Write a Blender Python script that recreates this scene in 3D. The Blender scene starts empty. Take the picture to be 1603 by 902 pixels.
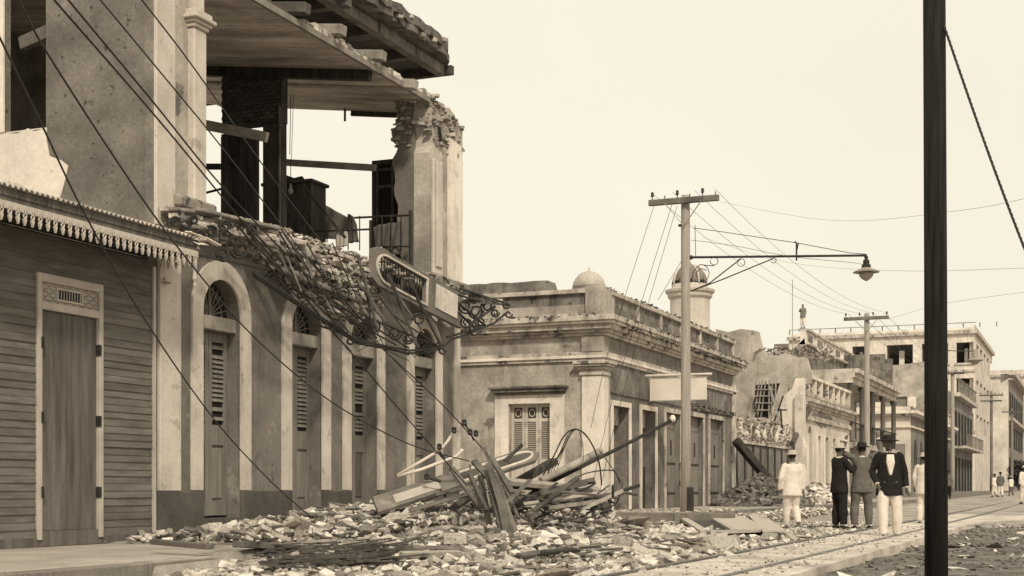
import bpy, bmesh, math, random
from mathutils import Vector, Matrix, noise
random.seed(7)
R = math.radians
S = bpy.context.scene
COL = S.collection
# ------------------------------------------------------------------ camera
H, F, VPX, HY = 0.85, 2200.0, 1712.0, 765.0        # eye height, focal length in photo pixels, vanishing point, horizon
YAW = math.atan((VPX-801.5)/F)
cam = bpy.data.cameras.new('camera'); cam_o = bpy.data.objects.new('camera', cam); COL.objects.link(cam_o)
cam.sensor_width = 36; cam.lens = 36*F/1603; cam.shift_y = (HY-451)/1603
cam.clip_start = .1; cam.clip_end = 3000
cam_o.location = (0, 0, H); cam_o.rotation_euler = (R(90), 0, YAW)
S.camera = cam_o
# ------------------------------------------------------------------ sky and sun
SUN = Vector((.42, -.62, .66)).normalized()
w = bpy.data.worlds.new('World'); S.world = w; w.use_nodes = True
nt = w.node_tree; nt.nodes.clear()
sky = nt.nodes.new('ShaderNodeTexSky'); sky.sky_type = 'NISHITA'; sky.sun_disc = False
sky.sun_elevation = math.asin(SUN.z); sky.sun_rotation = math.atan2(SUN.x, SUN.y); sky.dust_density = 6; sky.air_density = 1.5
bw = nt.nodes.new('ShaderNodeRGBToBW')
ma = nt.nodes.new('ShaderNodeMath'); ma.operation = 'MULTIPLY_ADD'; ma.inputs[1].default_value = .12; ma.inputs[2].default_value = 8.5
nz = nt.nodes.new('ShaderNodeTexNoise'); nz.inputs['Scale'].default_value = 3.2; nz.inputs['Detail'].default_value = 4
mb_ = nt.nodes.new('ShaderNodeMath'); mb_.operation = 'MULTIPLY_ADD'; mb_.inputs[1].default_value = 1.3
mn = nt.nodes.new('ShaderNodeMath'); mn.operation = 'MINIMUM'; mn.inputs[1].default_value = 9.9
tint = nt.nodes.new('ShaderNodeMix'); tint.data_type = 'RGBA'; tint.blend_type = 'MULTIPLY'; tint.inputs[0].default_value = 1
tint.inputs[7].default_value = (1.0, .935, .775, 1)
bg = nt.nodes.new('ShaderNodeBackground'); bg.inputs['Strength'].default_value = .1
wo = nt.nodes.new('ShaderNodeOutputWorld')
nt.links.new(sky.outputs[0], bw.inputs[0]); nt.links.new(bw.outputs[0], ma.inputs[0])
nt.links.new(nz.outputs[0], mb_.inputs[0]); nt.links.new(ma.outputs[0], mb_.inputs[2]); nt.links.new(mb_.outputs[0], mn.inputs[0])
nt.links.new(mn.outputs[0], tint.inputs[6]); nt.links.new(tint.outputs[2], bg.inputs[0]); nt.links.new(bg.outputs[0], wo.inputs[0])
sl = bpy.data.lights.new('sun', 'SUN'); sl.energy = 2.6; sl.angle = R(5); sl.color = (1, .93, .76)
so = bpy.data.objects.new('sun', sl); COL.objects.link(so); so.location = (20, -20, 30)
so.rotation_euler = SUN.to_track_quat('Z', 'Y').to_euler()
S.view_settings.view_transform = 'Standard'; S.view_settings.look = 'None'; S.view_settings.exposure = 0; S.view_settings.gamma = 1
S.render.engine = 'CYCLES'
# ------------------------------------------------------------------ measuring: photo pixel -> world
sn, cs = math.sin(YAW), math.cos(YAW)
def ray(px, py):
    a = (px-801.5)/F; b = (HY-py)/F
    return Vector((-sn+a*cs, cs+a*sn, b))
def dep(px, py, d): return Vector((0, 0, H))+ray(px, py)*d
def onX(px, py, X): r = ray(px, py); return Vector((0, 0, H))+r*(X/r.x)
def onY(px, py, Y): r = ray(px, py); return Vector((0, 0, H))+r*(Y/r.y)
def onZ(px, py, z): r = ray(px, py); return Vector((0, 0, H))+r*((z-H)/r.z)
FX = -10.4                                         # the building line
def g(Y): return .0036*max(0, Y-20)                # the street rises gently away from the camera
# ------------------------------------------------------------------ mesh building
class MB:
    def __init__(s): s.v = []; s.f = []
    def add(s, vs, fs):
        n = len(s.v); s.v += [tuple(p) for p in vs]; s.f += [tuple(i+n for i in f) for f in fs]; return s
    def box(s, x0, x1, y0, y1, z0, z1):
        return s.add([(x0,y0,z0),(x1,y0,z0),(x1,y1,z0),(x0,y1,z0),(x0,y0,z1),(x1,y0,z1),(x1,y1,z1),(x0,y1,z1)],
                     [(0,3,2,1),(4,5,6,7),(0,1,5,4),(1,2,6,5),(2,3,7,6),(3,0,4,7)])
    def prism(s, pts, off):
        n = len(pts); off = Vector(off); a = [Vector(p) for p in pts]; b = [p+off for p in a]
        return s.add(a+b, [tuple(range(n))[::-1], tuple(range(n, 2*n))]+[(i, (i+1) % n, (i+1) % n+n, i+n) for i in range(n)])
    def pX(s, yz, x0, x1): return s.prism([(x0, y, z) for y, z in yz], (x1-x0, 0, 0))
    def pY(s, xz, y0, y1): return s.prism([(x, y0, z) for x, z in xz], (0, y1-y0, 0))
    def pZ(s, xy, z0, z1): return s.prism([(x, y, z0) for x, y in xy], (0, 0, z1-z0))
    def beam(s, p, q, wd, ht, up=(0,0,1), twist=0):
        p = Vector(p); q = Vector(q); d = (q-p).normalized(); up = Vector(up)
        if abs(d.dot(up)) > .98: up = Vector((0, 1, 0))
        r = d.cross(up).normalized(); u = r.cross(d)
        if twist: m = Matrix.Rotation(twist, 3, d); r = m@r; u = m@u
        r *= wd/2; u *= ht/2
        return s.add([p-r-u, p+r-u, p+r+u, p-r+u, q-r-u, q+r-u, q+r+u, q-r+u],
                     [(0,1,2,3),(4,7,6,5),(0,4,5,1),(1,5,6,2),(2,6,7,3),(3,7,4,0)])
    def tube(s, pts, r, n=6, r2=None, cap=True):
        pts = [Vector(p) for p in pts]; m = len(pts); base = len(s.v); prev = None
        for i, p in enumerate(pts):
            d = (pts[min(i+1, m-1)]-pts[max(i-1, 0)]).normalized()
            if prev is None: prev = d.orthogonal().normalized()
            a = (prev-d*prev.dot(d)); a = a.normalized() if a.length > 1e-5 else d.orthogonal().normalized(); prev = a; b = d.cross(a)
            rr = r if r2 is None else r+(r2-r)*i/(m-1)
            s.v += [tuple(p+(a*math.cos(t*2*math.pi/n)+b*math.sin(t*2*math.pi/n))*rr) for t in range(n)]
        for i in range(m-1):
            for t in range(n):
                s.f.append((base+i*n+t, base+i*n+(t+1) % n, base+(i+1)*n+(t+1) % n, base+(i+1)*n+t))
        if cap: s.f.append(tuple(base+t for t in range(n))[::-1]); s.f.append(tuple(base+(m-1)*n+t for t in range(n)))
        return s
    def lathe(s, c, prof, n=16, sx=1):
        base = len(s.v); m = len(prof)
        for r, z in prof:
            s.v += [(c[0]+r*sx*math.cos(t*2*math.pi/n), c[1]+r*math.sin(t*2*math.pi/n), c[2]+z) for t in range(n)]
        for i in range(m-1):
            for t in range(n): s.f.append((base+i*n+t, base+i*n+(t+1) % n, base+(i+1)*n+(t+1) % n, base+(i+1)*n+t))
        s.f.append(tuple(base+t for t in range(n))[::-1]); s.f.append(tuple(base+(m-1)*n+t for t in range(n)))
        return s
    def loft(s, rings, n=10):
        """rings: (pos, rx, ry) ellipses along a chain; rx is measured sideways (local x)"""
        base = len(s.v); m = len(rings)
        for i, (p, rx, ry) in enumerate(rings):
            d = (Vector(rings[min(i+1, m-1)][0])-Vector(rings[max(i-1, 0)][0])).normalized()
            a = Vector((1, 0, 0)); a = a-d*a.dot(d); a = a.normalized() if a.length > .25 else (Vector((0,1,0))-d*d.y).normalized(); b = d.cross(a)
            s.v += [tuple(Vector(p)+a*rx*math.cos(t*2*math.pi/n)+b*ry*math.sin(t*2*math.pi/n)) for t in range(n)]
        for i in range(m-1):
            for t in range(n): s.f.append((base+i*n+t, base+i*n+(t+1) % n, base+(i+1)*n+(t+1) % n, base+(i+1)*n+t))
        s.f.append(tuple(base+t for t in range(n))[::-1]); s.f.append(tuple(base+(m-1)*n+t for t in range(n)))
        return s
    def mesh(s, name, smooth=False):
        me = bpy.data.meshes.new(name); me.from_pydata(s.v, [], s.f); me.update()
        bm = bmesh.new(); bm.from_mesh(me); bmesh.ops.recalc_face_normals(bm, faces=bm.faces); bm.to_mesh(me); bm.free()
        if smooth: me.shade_smooth()
        return me
    def build(s, name, m, parent=None, smooth=False, label=None, bevel=0, kind=None):
        me = s.mesh(name, smooth); me.materials.append(m)
        o = bpy.data.objects.new(name, me); COL.objects.link(o)
        if parent: o.parent = parent; o.location = -world(parent)
        if label: o['label'] = label
        if kind: o['kind'] = kind
        if bevel:
            b = o.modifiers.new('bevel', 'BEVEL'); b.width = bevel; b.segments = 1; b.limit_method = 'ANGLE'
        return o
def world(o):
    v = Vector(o.location)
    while o.parent: o = o.parent; v = v+Vector(o.location)
    return v
def thing(name, label, cat, loc=(0,0,0), group=None):
    o = bpy.data.objects.new(name, None); COL.objects.link(o); o.location = loc; o['label'] = label; o['category'] = cat
    if group: o['group'] = group
    o.empty_display_size = .3
    return o
def tag(o, label, cat, group=None):
    o['label'] = label; o['category'] = cat
    if group: o['group'] = group
    return o
def inst(me, name, parent=None, loc=(0,0,0), rot=None, scale=None, m=None):
    """one object sharing a mesh; loc is in world space"""
    o = bpy.data.objects.new(name, me); COL.objects.link(o)
    o.location = Vector(loc)
    if parent: o.parent = parent; o.location = Vector(loc)-world(parent)
    if rot is not None: o.rotation_euler = rot
    if scale is not None: o.scale = scale if hasattr(scale, '__len__') else (scale,)*3
    return o
def jag(pts, amp, step, closed=False, keep=()):
    """roughen a 2-D polyline"""
    out = []
    for i in range(len(pts)-1):
        a = Vector(pts[i]); b = Vector(pts[i+1]); n = max(1, int((b-a).length/step))
        d = (b-a).normalized(); nn = Vector((-d.y, d.x)); off = 0
        for k in range(n):
            t = k/n; j = random.uniform(-amp, amp) if k else 0
            out.append(tuple(a+(b-a)*t+nn*j+d*(random.uniform(-.3, .3)*step if k else 0)))
    out.append(tuple(pts[-1])); return out
# ------------------------------------------------------------------ materials
def mat(name, gr, var=.35, sc=1.5, bump=.25, rough=.9, streak=0, spots=0, vary=0, island=0, warm=1.0, grain=None, metal=0, bsc=None, spotg=.25, ssc=3.0, peel=0, psc=1.6):
    m = bpy.data.materials.new(name); m.use_nodes = True; t = m.node_tree; n = t.nodes; L = t.links
    b = n['Principled BSDF']; b.inputs['Roughness'].default_value = rough; b.inputs['Metallic'].default_value = metal
    b.inputs['Specular IOR Level'].default_value = .25
    tc = n.new('ShaderNodeTexCoord'); src = tc.outputs['Object']
    if grain:
        mp = n.new('ShaderNodeMapping'); mp.inputs['Scale'].default_value = grain; L.new(src, mp.inputs[0]); src = mp.outputs[0]
    def nzn(scale, det=6, rg=.6, s=src):
        x = n.new('ShaderNodeTexNoise'); x.inputs['Scale'].default_value = scale; x.inputs['Detail'].default_value = det; x.inputs['Roughness'].default_value = rg
        L.new(s, x.inputs['Vector']); return x.outputs[0]
    def mth(op, a, bb):
        x = n.new('ShaderNodeMath'); x.operation = op
        for i, q in enumerate((a, bb)):
            if hasattr(q, 'links'): L.new(q, x.inputs[i])
            else: x.inputs[i].default_value = q
        return x.outputs[0]
    def rng(v, a, c, d, e):
        x = n.new('ShaderNodeMapRange'); L.new(v, x.inputs[0])
        for i, q in enumerate((a, c, d, e)): x.inputs[i+1].default_value = q
        return x.outputs[0]
    big = nzn(sc); fine = nzn(bsc or sc*14, 8, .7)
    f = mth('MULTIPLY', rng(big, .32, .68, 1-var, 1+var), rng(fine, .3, .7, 1-var*.55, 1+var*.55))
    if streak:
        mp2 = n.new('ShaderNodeMapping'); mp2.inputs['Scale'].default_value = (4, 4, .5); L.new(tc.outputs['Object'], mp2.inputs[0])
        sv = nzn(1.3, 6, .7, mp2.outputs[0]); 
        pa = nzn(.9, 3, .5, tc.outputs['Object']); am = mth('MULTIPLY', rng(sv, .47, .72, 0, streak), rng(pa, .42, .62, 0, 1)); f = mth('MULTIPLY', f, mth('SUBTRACT', 1.0, am))
    if spots:
        sp = nzn(ssc, 5, .65); f = mth('MULTIPLY', f, rng(sp, .70-spots*.25, .74-spots*.2, 1, spotg))
    if peel:
        pe = nzn(psc, 7, .72); f = mth('MULTIPLY', f, rng(pe, .60, .63, 1, 1+peel)); pe2 = nzn(psc*.7+.37, 8, .75); f = mth('MULTIPLY', f, rng(pe2, .36, .40, 1-abs(peel)*.45, 1))
    if vary:
        oi = n.new('ShaderNodeObjectInfo'); f = mth('MULTIPLY', f, rng(oi.outputs['Random'], 0, 1, 1-vary, 1+vary))
    if island:
        ge = n.new('ShaderNodeNewGeometry'); f = mth('MULTIPLY', f, rng(ge.outputs['Random Per Island'], 0, 1, 1-island, 1+island))
    mx = n.new('ShaderNodeVectorMath'); mx.operation = 'SCALE'; mx.inputs[0].default_value = (gr*1.02, gr*(1-.092*warm), gr*(1-.20*warm)); L.new(f, mx.inputs[3])
    cl = n.new('ShaderNodeVectorMath'); cl.operation = 'MINIMUM'; cl.inputs[1].default_value = (.86, .82, .76); L.new(mx.outputs[0], cl.inputs[0])
    L.new(cl.outputs[0], b.inputs['Base Color'])
    if bump:
        bp = n.new('ShaderNodeBump'); bp.inputs['Strength'].default_value = bump; bp.inputs['Distance'].default_value = .03
        hh = mth('ADD', mth('MULTIPLY', big, .6), fine); L.new(hh, bp.inputs['Height']); L.new(bp.outputs[0], b.inputs['Normal'])
    return m
M = dict(
 wall = mat('grey_plaster', .185, .26, 1.2, .35, streak=.35, spots=.15, spotg=.55, peel=.35),
 wallside = mat('pocked_plaster', .18, .36, 1.3, .5, peel=.25, spots=.3, ssc=9, spotg=.35),
 trim = mat('white_plaster', .57, .16, 1.5, .3, streak=.4, peel=-.3, psc=2.2),
 plinth = mat('dark_plinth_plaster', .095, .3, 2, .35, spots=.15),
 stain = mat('stained_plaster', .4, .38, 1.1, .35, streak=.45, spots=.35, spotg=.4, ssc=1.0, peel=.25),
 pale = mat('pale_plaster', .72, .18, 1.0, .3, streak=.5, peel=-.25),
 palegr = mat('weathered_plaster', .19, .4, 1.3, .4, streak=.7, spots=.3, spotg=.5, ssc=1.5, peel=.3),
 cornice = mat('weathered_cornice', .5, .35, 2, .4, streak=.8, spots=.5, ssc=2.5),
 parapet = mat('rain_streaked_plaster', .2, .5, 1.6, .4, streak=.95, spots=.5, ssc=2.2),
 far = mat('far_plaster', .58, .2, .6, .1, streak=.35),
 farg = mat('far_grey_plaster', .21, .35, .6, .2, streak=.5),
 siding = mat('painted_siding', .155, .25, 3, .35, grain=(1, .7, 4), vary=.16, peel=.3, psc=2),
 doorw = mat('grey_door_wood', .125, .4, 3, .3, grain=(3, 3, .25), vary=.15),
 doorl = mat('pale_door_wood', .21, .25, 3, .25, grain=(4, 4, .4), vary=.12),
 frame = mat('pale_painted_wood', .45, .15, 3, .15),
 fret = mat('fretwork_paint', .5, .12, 3, .1),
 darkw = mat('dark_wood', .06, .5, 4, .4, vary=.3, grain=(3, 3, .6)),
 beamw = mat('old_beam_wood', .13, .45, 3, .5, vary=.3),
 lightw = mat('bare_light_wood', .3, .3, 5, .35, vary=.25),
 ceil = mat('ceiling_boards', .55, .55, .8, .3, grain=(.5, 2, 1), vary=.13),
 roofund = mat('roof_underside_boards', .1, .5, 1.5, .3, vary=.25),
 iron = mat('wrought_iron', .03, .4, 8, .2, rough=.6),
 wire = mat('wire', .03, .1, 8, 0, rough=.6),
 brick = mat('rough_brick', .42, .5, 6, .7, vary=.4),
 brickd = mat('dark_brick', .085, .35, 6, .6, vary=.3),
 mortar = mat('crumbled_mortar', .28, .45, 3, .9, spots=.5, ssc=5, spotg=.3),
 mortard = mat('weathered_roof_mortar', .17, .5, 5, .9, spots=.5, ssc=7, spotg=.3),
 rub = mat('pale_rubble', .66, .4, 9, .9, vary=.45, bsc=40),
 rubs = mat('pale_rubble_mixed', .52, .45, 9, .9, island=.75, bsc=40),
 rubm = mat('mixed_grey_rubble', .3, .3, 6, .6, island=.55),
 rubd = mat('dark_rubble', .15, .5, 5, .7, island=.6),
 mound = mat('mortar_dust', .34, .4, 3, .8),
 street = mat('street_dirt', .33, .42, .7, .5, spots=.2, spotg=.6, ssc=1.2, bsc=24),
 earth = mat('dark_earth', .17, .5, 1.5, .9, spots=.35, ssc=4, bsc=30),
 walk = mat('sidewalk_cement', .38, .2, 1.3, .35, spots=.15, spotg=.7, bsc=22),
 kerb = mat('kerb_cement', .21, .3, 2, .4, streak=.5),
 strip = mat('trackside_paving', .52, .3, 1.5, .3, bsc=24),
 rail = mat('tram_rail', .14, .3, 5, .1, rough=.4),
 tin = mat('corrugated_metal', .4, .35, 3, .2, rough=.7, streak=.4),
 pole = mat('weathered_pole', .36, .2, 4, .4, grain=(5, 5, .4)),
 polet = mat('tarred_pole', .022, .7, 5, .8, rough=.9, grain=(6, 6, .3), spots=.1),
 glass = mat('dark_glass', .03, .3, 3, 0, rough=.2),
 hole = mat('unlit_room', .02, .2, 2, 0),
 lamp = mat('lamp_glass', .35, .05, 3, 0, rough=.25),
 enamel = mat('lamp_enamel', .3, .1, 4, 0, rough=.5),
 sign = mat('sign_paint', .75, .08, 2, .1),
 cloth = mat('pale_cloth', .45, .15, 4, .3), clothd = mat('dull_cloth', .12, .3, 5, .4),
 skin = mat('skin', .13, .1, 6, .1, warm=1.5), hair = mat('dark_hair', .02, .2, 9, .2),
 white = mat('white_linen', .72, .08, 7, .3), black = mat('black_suit', .016, .3, 7, .3), suit = mat('grey_suit', .14, .25, 8, .5),
 straw = mat('straw_hat', .45, .15, 12, .3), felt = mat('dark_felt', .02, .2, 12, .1), shoe = mat('shoe_leather', .02, .2, 9, .1),
 leaf = mat('dark_foliage', .06, .3, 2, 0, island=.5),
)
# ------------------------------------------------------------------ ground
mb = MB(); xs = [-400,-60,-30]+[x*.8 for x in range(-30, 20)]+[30, 80, 400]; ys = [-60,-20]+[y*1.0 for y in range(-4, 60)]+[70, 90, 130, 200, 400, 1200]
def zg(x, y): return min(g(y), 1.2)+(.02*noise.noise(Vector((x*.8, y*.8, 0))) if -24 < x < 16 and -4 < y < 60 else 0)-.01
for y in ys:
    for x in xs: mb.v.append((x, y, zg(x, y)))
nx = len(xs)
for j in range(len(ys)-1):
    for i in range(nx-1): mb.f.append((j*nx+i, j*nx+i+1, (j+1)*nx+i+1, (j+1)*nx+i))
mb.build('street', M['street'], smooth=True, kind='structure')
def sheet(name, m, pts, z, th=.0, kind='structure'):
    return MB().pZ(pts, z-th, z).build(name, m, kind=kind)
sw = thing('sidewalk', 'x', 'x'); del sw['label'], sw['category']; sw['kind'] = 'structure'
yy = 4.0; k = 0
while yy < 24.4:                                     # cement slabs with joints
    L_ = 1.55+random.uniform(-.1, .1); e = min(yy+L_, 24.5)
    MB().box(FX-.02, -7.67, yy+.006, e-.006, -.2, .222+random.uniform(-.004, .004)).build('paving_slab', M['walk'], sw, bevel=.006)
    MB().box(-7.665, -7.5, yy+.004, e-.004, -.2, .218+random.uniform(-.006, .004)).build('kerb_stone', M['kerb'], sw, bevel=.012)
    yy = e
MB().box(FX-6, -7.67, 4, 24.4, -.3, .205).build('sidewalk_base', M['kerb'], sw)
sw2 = bpy.data.objects.new('sidewalk', None); COL.objects.link(sw2); sw2['kind'] = 'structure'; sw2.location = (-9, 30, 0)
mb = MB(); mb.pZ([(-26,29.2),(-8,29.2),(-8,84),(-11,84),(-11,30.5),(-26,30.5)], -.2, .34); mb.build('paving', M['walk'], sw2)
y = 29.0
while y < 84:
    MB().box(-8.0, -7.82, y+.005, y+1.4, -.2, .335).build('kerb_stone', M['kerb'], sw2, bevel=.012); y += 1.41
x = -24.0
while x < -8.2:
    MB().box(x+.005, x+1.3, 29.02, 29.2, -.2, .335).build('kerb_stone', M['kerb'], sw2, bevel=.012); x += 1.31
MB().box(-11, -7.9, 86, 200, -.2, .62).build('sidewalk', M['kerb'], kind='structure')
sheet('trackside_path', M['strip'], [(-3.9,6),(-2.5,6),(-2.5,34),(-1.2,40),(2,44),(14,70),(-3.9,120)], .075, .1)
pts = [(-2.3,5)]+jag([(-2.3,5),(-2.35,33),(-1.4,36),(9,37.5)], .12, .9)+[(12,5)]
o = MB().pZ(pts, -.12, .028).build('bare_earth', M['earth'], kind='structure')
for X in (-3.98, -3.0):
    zr = .055
    r = MB(); r.prism([(X-.03,4,zr-.08),(X+.03,4,zr-.08),(X+.03,4,zr+.035),(X-.03,4,zr+.035)], (0, 26, 0))
    r.prism([(X-.03,30.002,zr-.08),(X+.03,30.002,zr-.08),(X+.03,30.002,zr+.035),(X-.03,30.002,zr+.035)], (0, 150, .36))
    tag(r.build('tram_rail', M['rail']), 'iron tram rail sunk in the street, '+('the one nearer the ruined houses' if X < -3.5 else 'the one along the pale paved strip'), 'rail')
lump = []
for q in range(10):
    bm = bmesh.new()
    for sx_ in (-1, 1):
        for sy_ in (-1, 1):
            for sz_ in (-1, 1):
                if q % 2 and random.random() < .25: continue
                bm.verts.new(Vector((sx_*random.uniform(.6, 1), sy_*random.uniform(.5, 1), sz_*random.uniform(.35, .75)))*.5)
    for k in range(3): bm.verts.new(Vector((random.uniform(-1, 1), random.uniform(-1, 1), random.uniform(-.8, .8)))*.56)
    bmesh.ops.convex_hull(bm, input=bm.verts); bmesh.ops.delete(bm, geom=[v for v in bm.verts if not v.link_faces], context='VERTS')
    bmesh.ops.recalc_face_normals(bm, faces=bm.faces)
    me = bpy.data.meshes.new('rubble_stone'); bm.to_mesh(me); bm.free(); lump.append(me)
LV = [([v.co.copy() for v in me.vertices], [tuple(p.vertices) for p in me.polygons]) for me in lump]
def scatter(mb, loc, size, flat=1.0, rnd=1.0):
    vs, fs = random.choice(LV); rot = Matrix.Rotation(random.uniform(0, 6.28), 3, 'Z')@Matrix.Rotation(random.uniform(-.7, .7)*rnd, 3, 'X')@Matrix.Rotation(random.uniform(-.5, .5)*rnd, 3, 'Y')
    sx, sy, sz = size*random.uniform(.6, 1.4), size*random.uniform(.6, 1.3), size*flat*random.uniform(.6, 1.2)
    n = len(mb.v); L0 = Vector(loc)
    mb.v += [tuple(L0+rot@Vector((v.x*sx, v.y*sy, v.z*sz))) for v in vs]; mb.f += [tuple(i+n for i in f) for f in fs]
# ------------------------------------------------------------------ the wooden house
wh = thing('wooden_house', 'low wooden clapboard house with fretwork eave and one plank door, at the left edge', 'house', (FX, 11, .22))
z0, z1, bh = .34, 3.5, .083
dy0, dy1 = onX(55, 600, FX).y, onX(158, 600, FX).y
yl, yr = 7.4, 13.86
ztop = onX(110, 437, FX).z; zdt = onX(110, 492, FX).z; zdb = .40
z = z0; k = 0
while z < z1:
    for (a, b) in ((yl, dy0-.003), (dy1+.003, yr)) if z < ztop-.05 else ((yl, yr),):
        # wedge section lapped board
        me = MB().add([(FX-.05,a,z-.012),(FX+.016,a,z-.012),(FX+.004,a,z+bh),(FX-.05,a,z+bh),(FX-.05,b,z-.012),(FX+.016,b,z-.012),(FX+.004,b,z+bh),(FX-.05,b,z+bh)],
             [(0,1,2,3),(4,7,6,5),(0,4,5,1),(1,5,6,2),(2,6,7,3),(3,7,4,0)])
        sb_ = me.build('siding_board', M['siding'], wh); sb_.rotation_euler.x = 0; sb_.location.z += random.uniform(-.006, .004); sb_.location.x += random.uniform(-.004, .004)
    z += bh
MB().box(FX-.1, FX-.051, yl, dy0, .2, z1+.1).box(FX-.1, FX-.051, dy1, yr, .2, z1+.1).box(FX-.1, FX-.051, dy0, dy1, 3.2, z1+.1).build('wall', M['darkw'], wh)
for a, b in ((yl, dy0-.004), (dy1+.004, yr)):
    MB().box(FX-.05, FX+.03, a, b, .2, z0-.016).build('skirting_board', M['doorw'], wh)
MB().box(FX-.1, FX+.035, yr+.002, yr+.052, .2, z1).build('corner_board', M['frame'], wh)
# door frame, door, fretwork
ztop = onX(110, 437, FX).z; zdt = onX(110, 492, FX).z; zdb = .40
MB().box(FX-.06, FX+.04, dy0, dy0+.07, .3, ztop).box(FX-.06, FX+.04, dy1-.07, dy1, .3, ztop).box(FX-.06, FX+.04, dy0+.07, dy1-.07, ztop-.09, ztop) \
    .box(FX-.06, FX+.04, dy0+.07, dy1-.07, zdt, zdt+.085).build('door_frame', M['frame'], wh, bevel=.005)
d = MB(); door = None
n = 3; wv = (dy1-dy0-.15)/n
door = MB().box(FX-.055, FX-.03, dy0+.072, dy1-.072, zdb, zdt-.004).build('door', M['doorw'], wh)
for i, (f0, f1) in enumerate(((0, .47), (.47, .8), (.8, 1))):
    a = dy0+.075+(dy1-dy0-.15)*f0; b = dy0+.075+(dy1-dy0-.15)*f1
    MB().box(FX-.03, FX-.008+.002*i, a+.002, b-.002, zdb, zdt-.006).build('plank', M['doorw'], door)
for zz in (zdb+.35, zdb+1.15, zdb+1.95):
    MB().box(FX-.01, FX+.052, dy1-.085, dy1-.05, zz, zz+.12).build('hinge', M['iron'], door)
    MB().box(FX-.01, FX+.052, dy0+.05, dy0+.085, zz, zz+.12).build('hinge', M['iron'], door)
MB().box(FX-.02, FX+.02, dy0-.01, dy1+.01, .23, .395).build('threshold', M['doorw'], wh)
fz0, fz1 = zdt+.09, ztop-.095; fy0, fy1 = dy0+.075, dy1-.075
MB().box(FX-.06, FX-.04, fy0-.02, fy1+.02, fz0-.01, fz1+.01).build('transom_back', M['hole'], wh)
fr = MB(); cols = 14; rows = 5; cw = (fy1-fy0)/cols; ch = (fz1-fz0)/rows; xx = FX+.005
for i in range(cols):
    for j in range(rows):
        if 4 <= i < 10 and 1 <= j < 4: continue
        cy, cz = fy0+(i+.5)*cw, fz0+(j+.5)*ch
        pts = [(xx, cy+math.cos(t)*cw*.47, cz+math.sin(t)*ch*.47) for t in [q*math.pi/4 for q in range(9)]]
        fr.tube(pts, .0055, 4)
        if (i+j) % 2: fr.beam((xx, cy-cw/2, cz-ch/2), (xx, cy+cw/2, cz+ch/2), .01, .008)
        else: fr.beam((xx, cy-cw/2, cz+ch/2), (xx, cy+cw/2, cz-ch/2), .01, .008)
fr.build('fretwork', M['fret'], wh)
gr = MB(); a0, a1 = fy0+4*cw, fy0+10*cw; b0, b1 = fz0+ch, fz0+4*ch
gr.box(xx-.01, xx+.012, a0, a1, b0-.01, b0+.008).box(xx-.01, xx+.012, a0, a1, b1-.008, b1+.01).box(xx-.01, xx+.012, a0-.012, a0, b0-.01, b1+.01).box(xx-.01, xx+.012, a1, a1+.012, b0-.01, b1+.01)
for q in range(9): gr.beam((xx, a0+(q+.5)*(a1-a0)/9, b0), (xx, a0+(q+.5)*(a1-a0)/9, b1), .008, .008)
gr.build('vent_grille', M['fret'], wh)
# eave
EX = -9.8; ez = 3.62
MB().box(FX-.1, EX-.002, yl, 13.84, ez+.0, ez+.02).build('soffit', M['darkw'], wh)
MB().box(EX, EX+.03, yl, 13.88, ez-.02, ez+.155).build('fascia', M['doorw'], wh)
MB().box(EX+.032, EX+.045, yl, 13.88, ez+.08, ez+.165).build('fascia_moulding', M['doorw'], wh)
MB().box(FX+.1, EX-.002, 13.85, 13.88, ez-.02, ez+.155).build('fascia', M['doorw'], wh)
pd = .109
p = MB(); t_ = .012
p.add([], [])
p.box(-t_, t_, -pd/2+.001, pd/2-.001, -.02, .022)
for sg in (-1, 1):                                   # scalloped shoulders
    p.pX([(sg*pd/2, -.02), (sg*pd*.48, -.045), (sg*pd*.3, -.055), (sg*pd*.2, -.035), (sg*pd*.16, -.02)][::sg], -t_, t_)
ring = [(0, math.cos(t*math.pi/5)*.022, -.075+math.sin(t*math.pi/5)*.022) for t in range(11)]
p.tube(ring, .0095, 5)
p.box(-t_, t_, -.009, .009, -.055, -.02)
p.pX([(-.008,-.097),(-.022,-.115),(0,-.175),(.022,-.115),(.008,-.097)], -t_, t_)
pm = p.mesh('trim_pendant'); pm.materials.append(M['fret'])
y = 13.82
while y > yl+.1:
    inst(pm, 'trim_pendant', wh, (EX+.05, y, ez+.0), (0, random.uniform(-.05, .05), 0)); y -= pd
for k in range(5): inst(pm, 'trim_pendant', wh, (EX-.03-k*pd, 13.87, ez-.0), (0, 0, R(90)))
MB().lathe((EX+.02, 13.86, ez-.42), [(.004,0),(.02,.04),(.012,.08),(.03,.12),(.018,.2),(.03,.26),(.03,.42)], 8).build('corner_drop', M['fret'], wh)
c = MB(); ny = int((13.95-yl)/.0127)
for i in range(ny+1):
    y = yl+i*.0127; dz = .016*math.sin(2*math.pi*y/.076)
    c.v += [(EX+.09, y, ez+.175+dz), (EX-3.6, y, ez+.68+dz), (EX+.09, y, ez+.17+dz-.004), (EX-3.6, y, ez+.674+dz)]
for i in range(ny):
    b = i*4; c.f += [(b, b+4, b+5, b+1), (b+2, b+3, b+7, b+6), (b, b+2, b+6, b+4)]
c.build('corrugated_roof', M['tin'], wh)
mb = MB()
for k in range(26): mb.beam((EX+random.uniform(-.3, .1), 13.6+random.uniform(0, .45), ez+.16+random.uniform(0, .06)), (EX+random.uniform(-.3, .12), 13.75+random.uniform(0, .5), ez+.14+random.uniform(-.05, .1)), .08, .01)
mb.build('torn_roof_edge', M['pale'], wh, kind='stuff')
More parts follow.
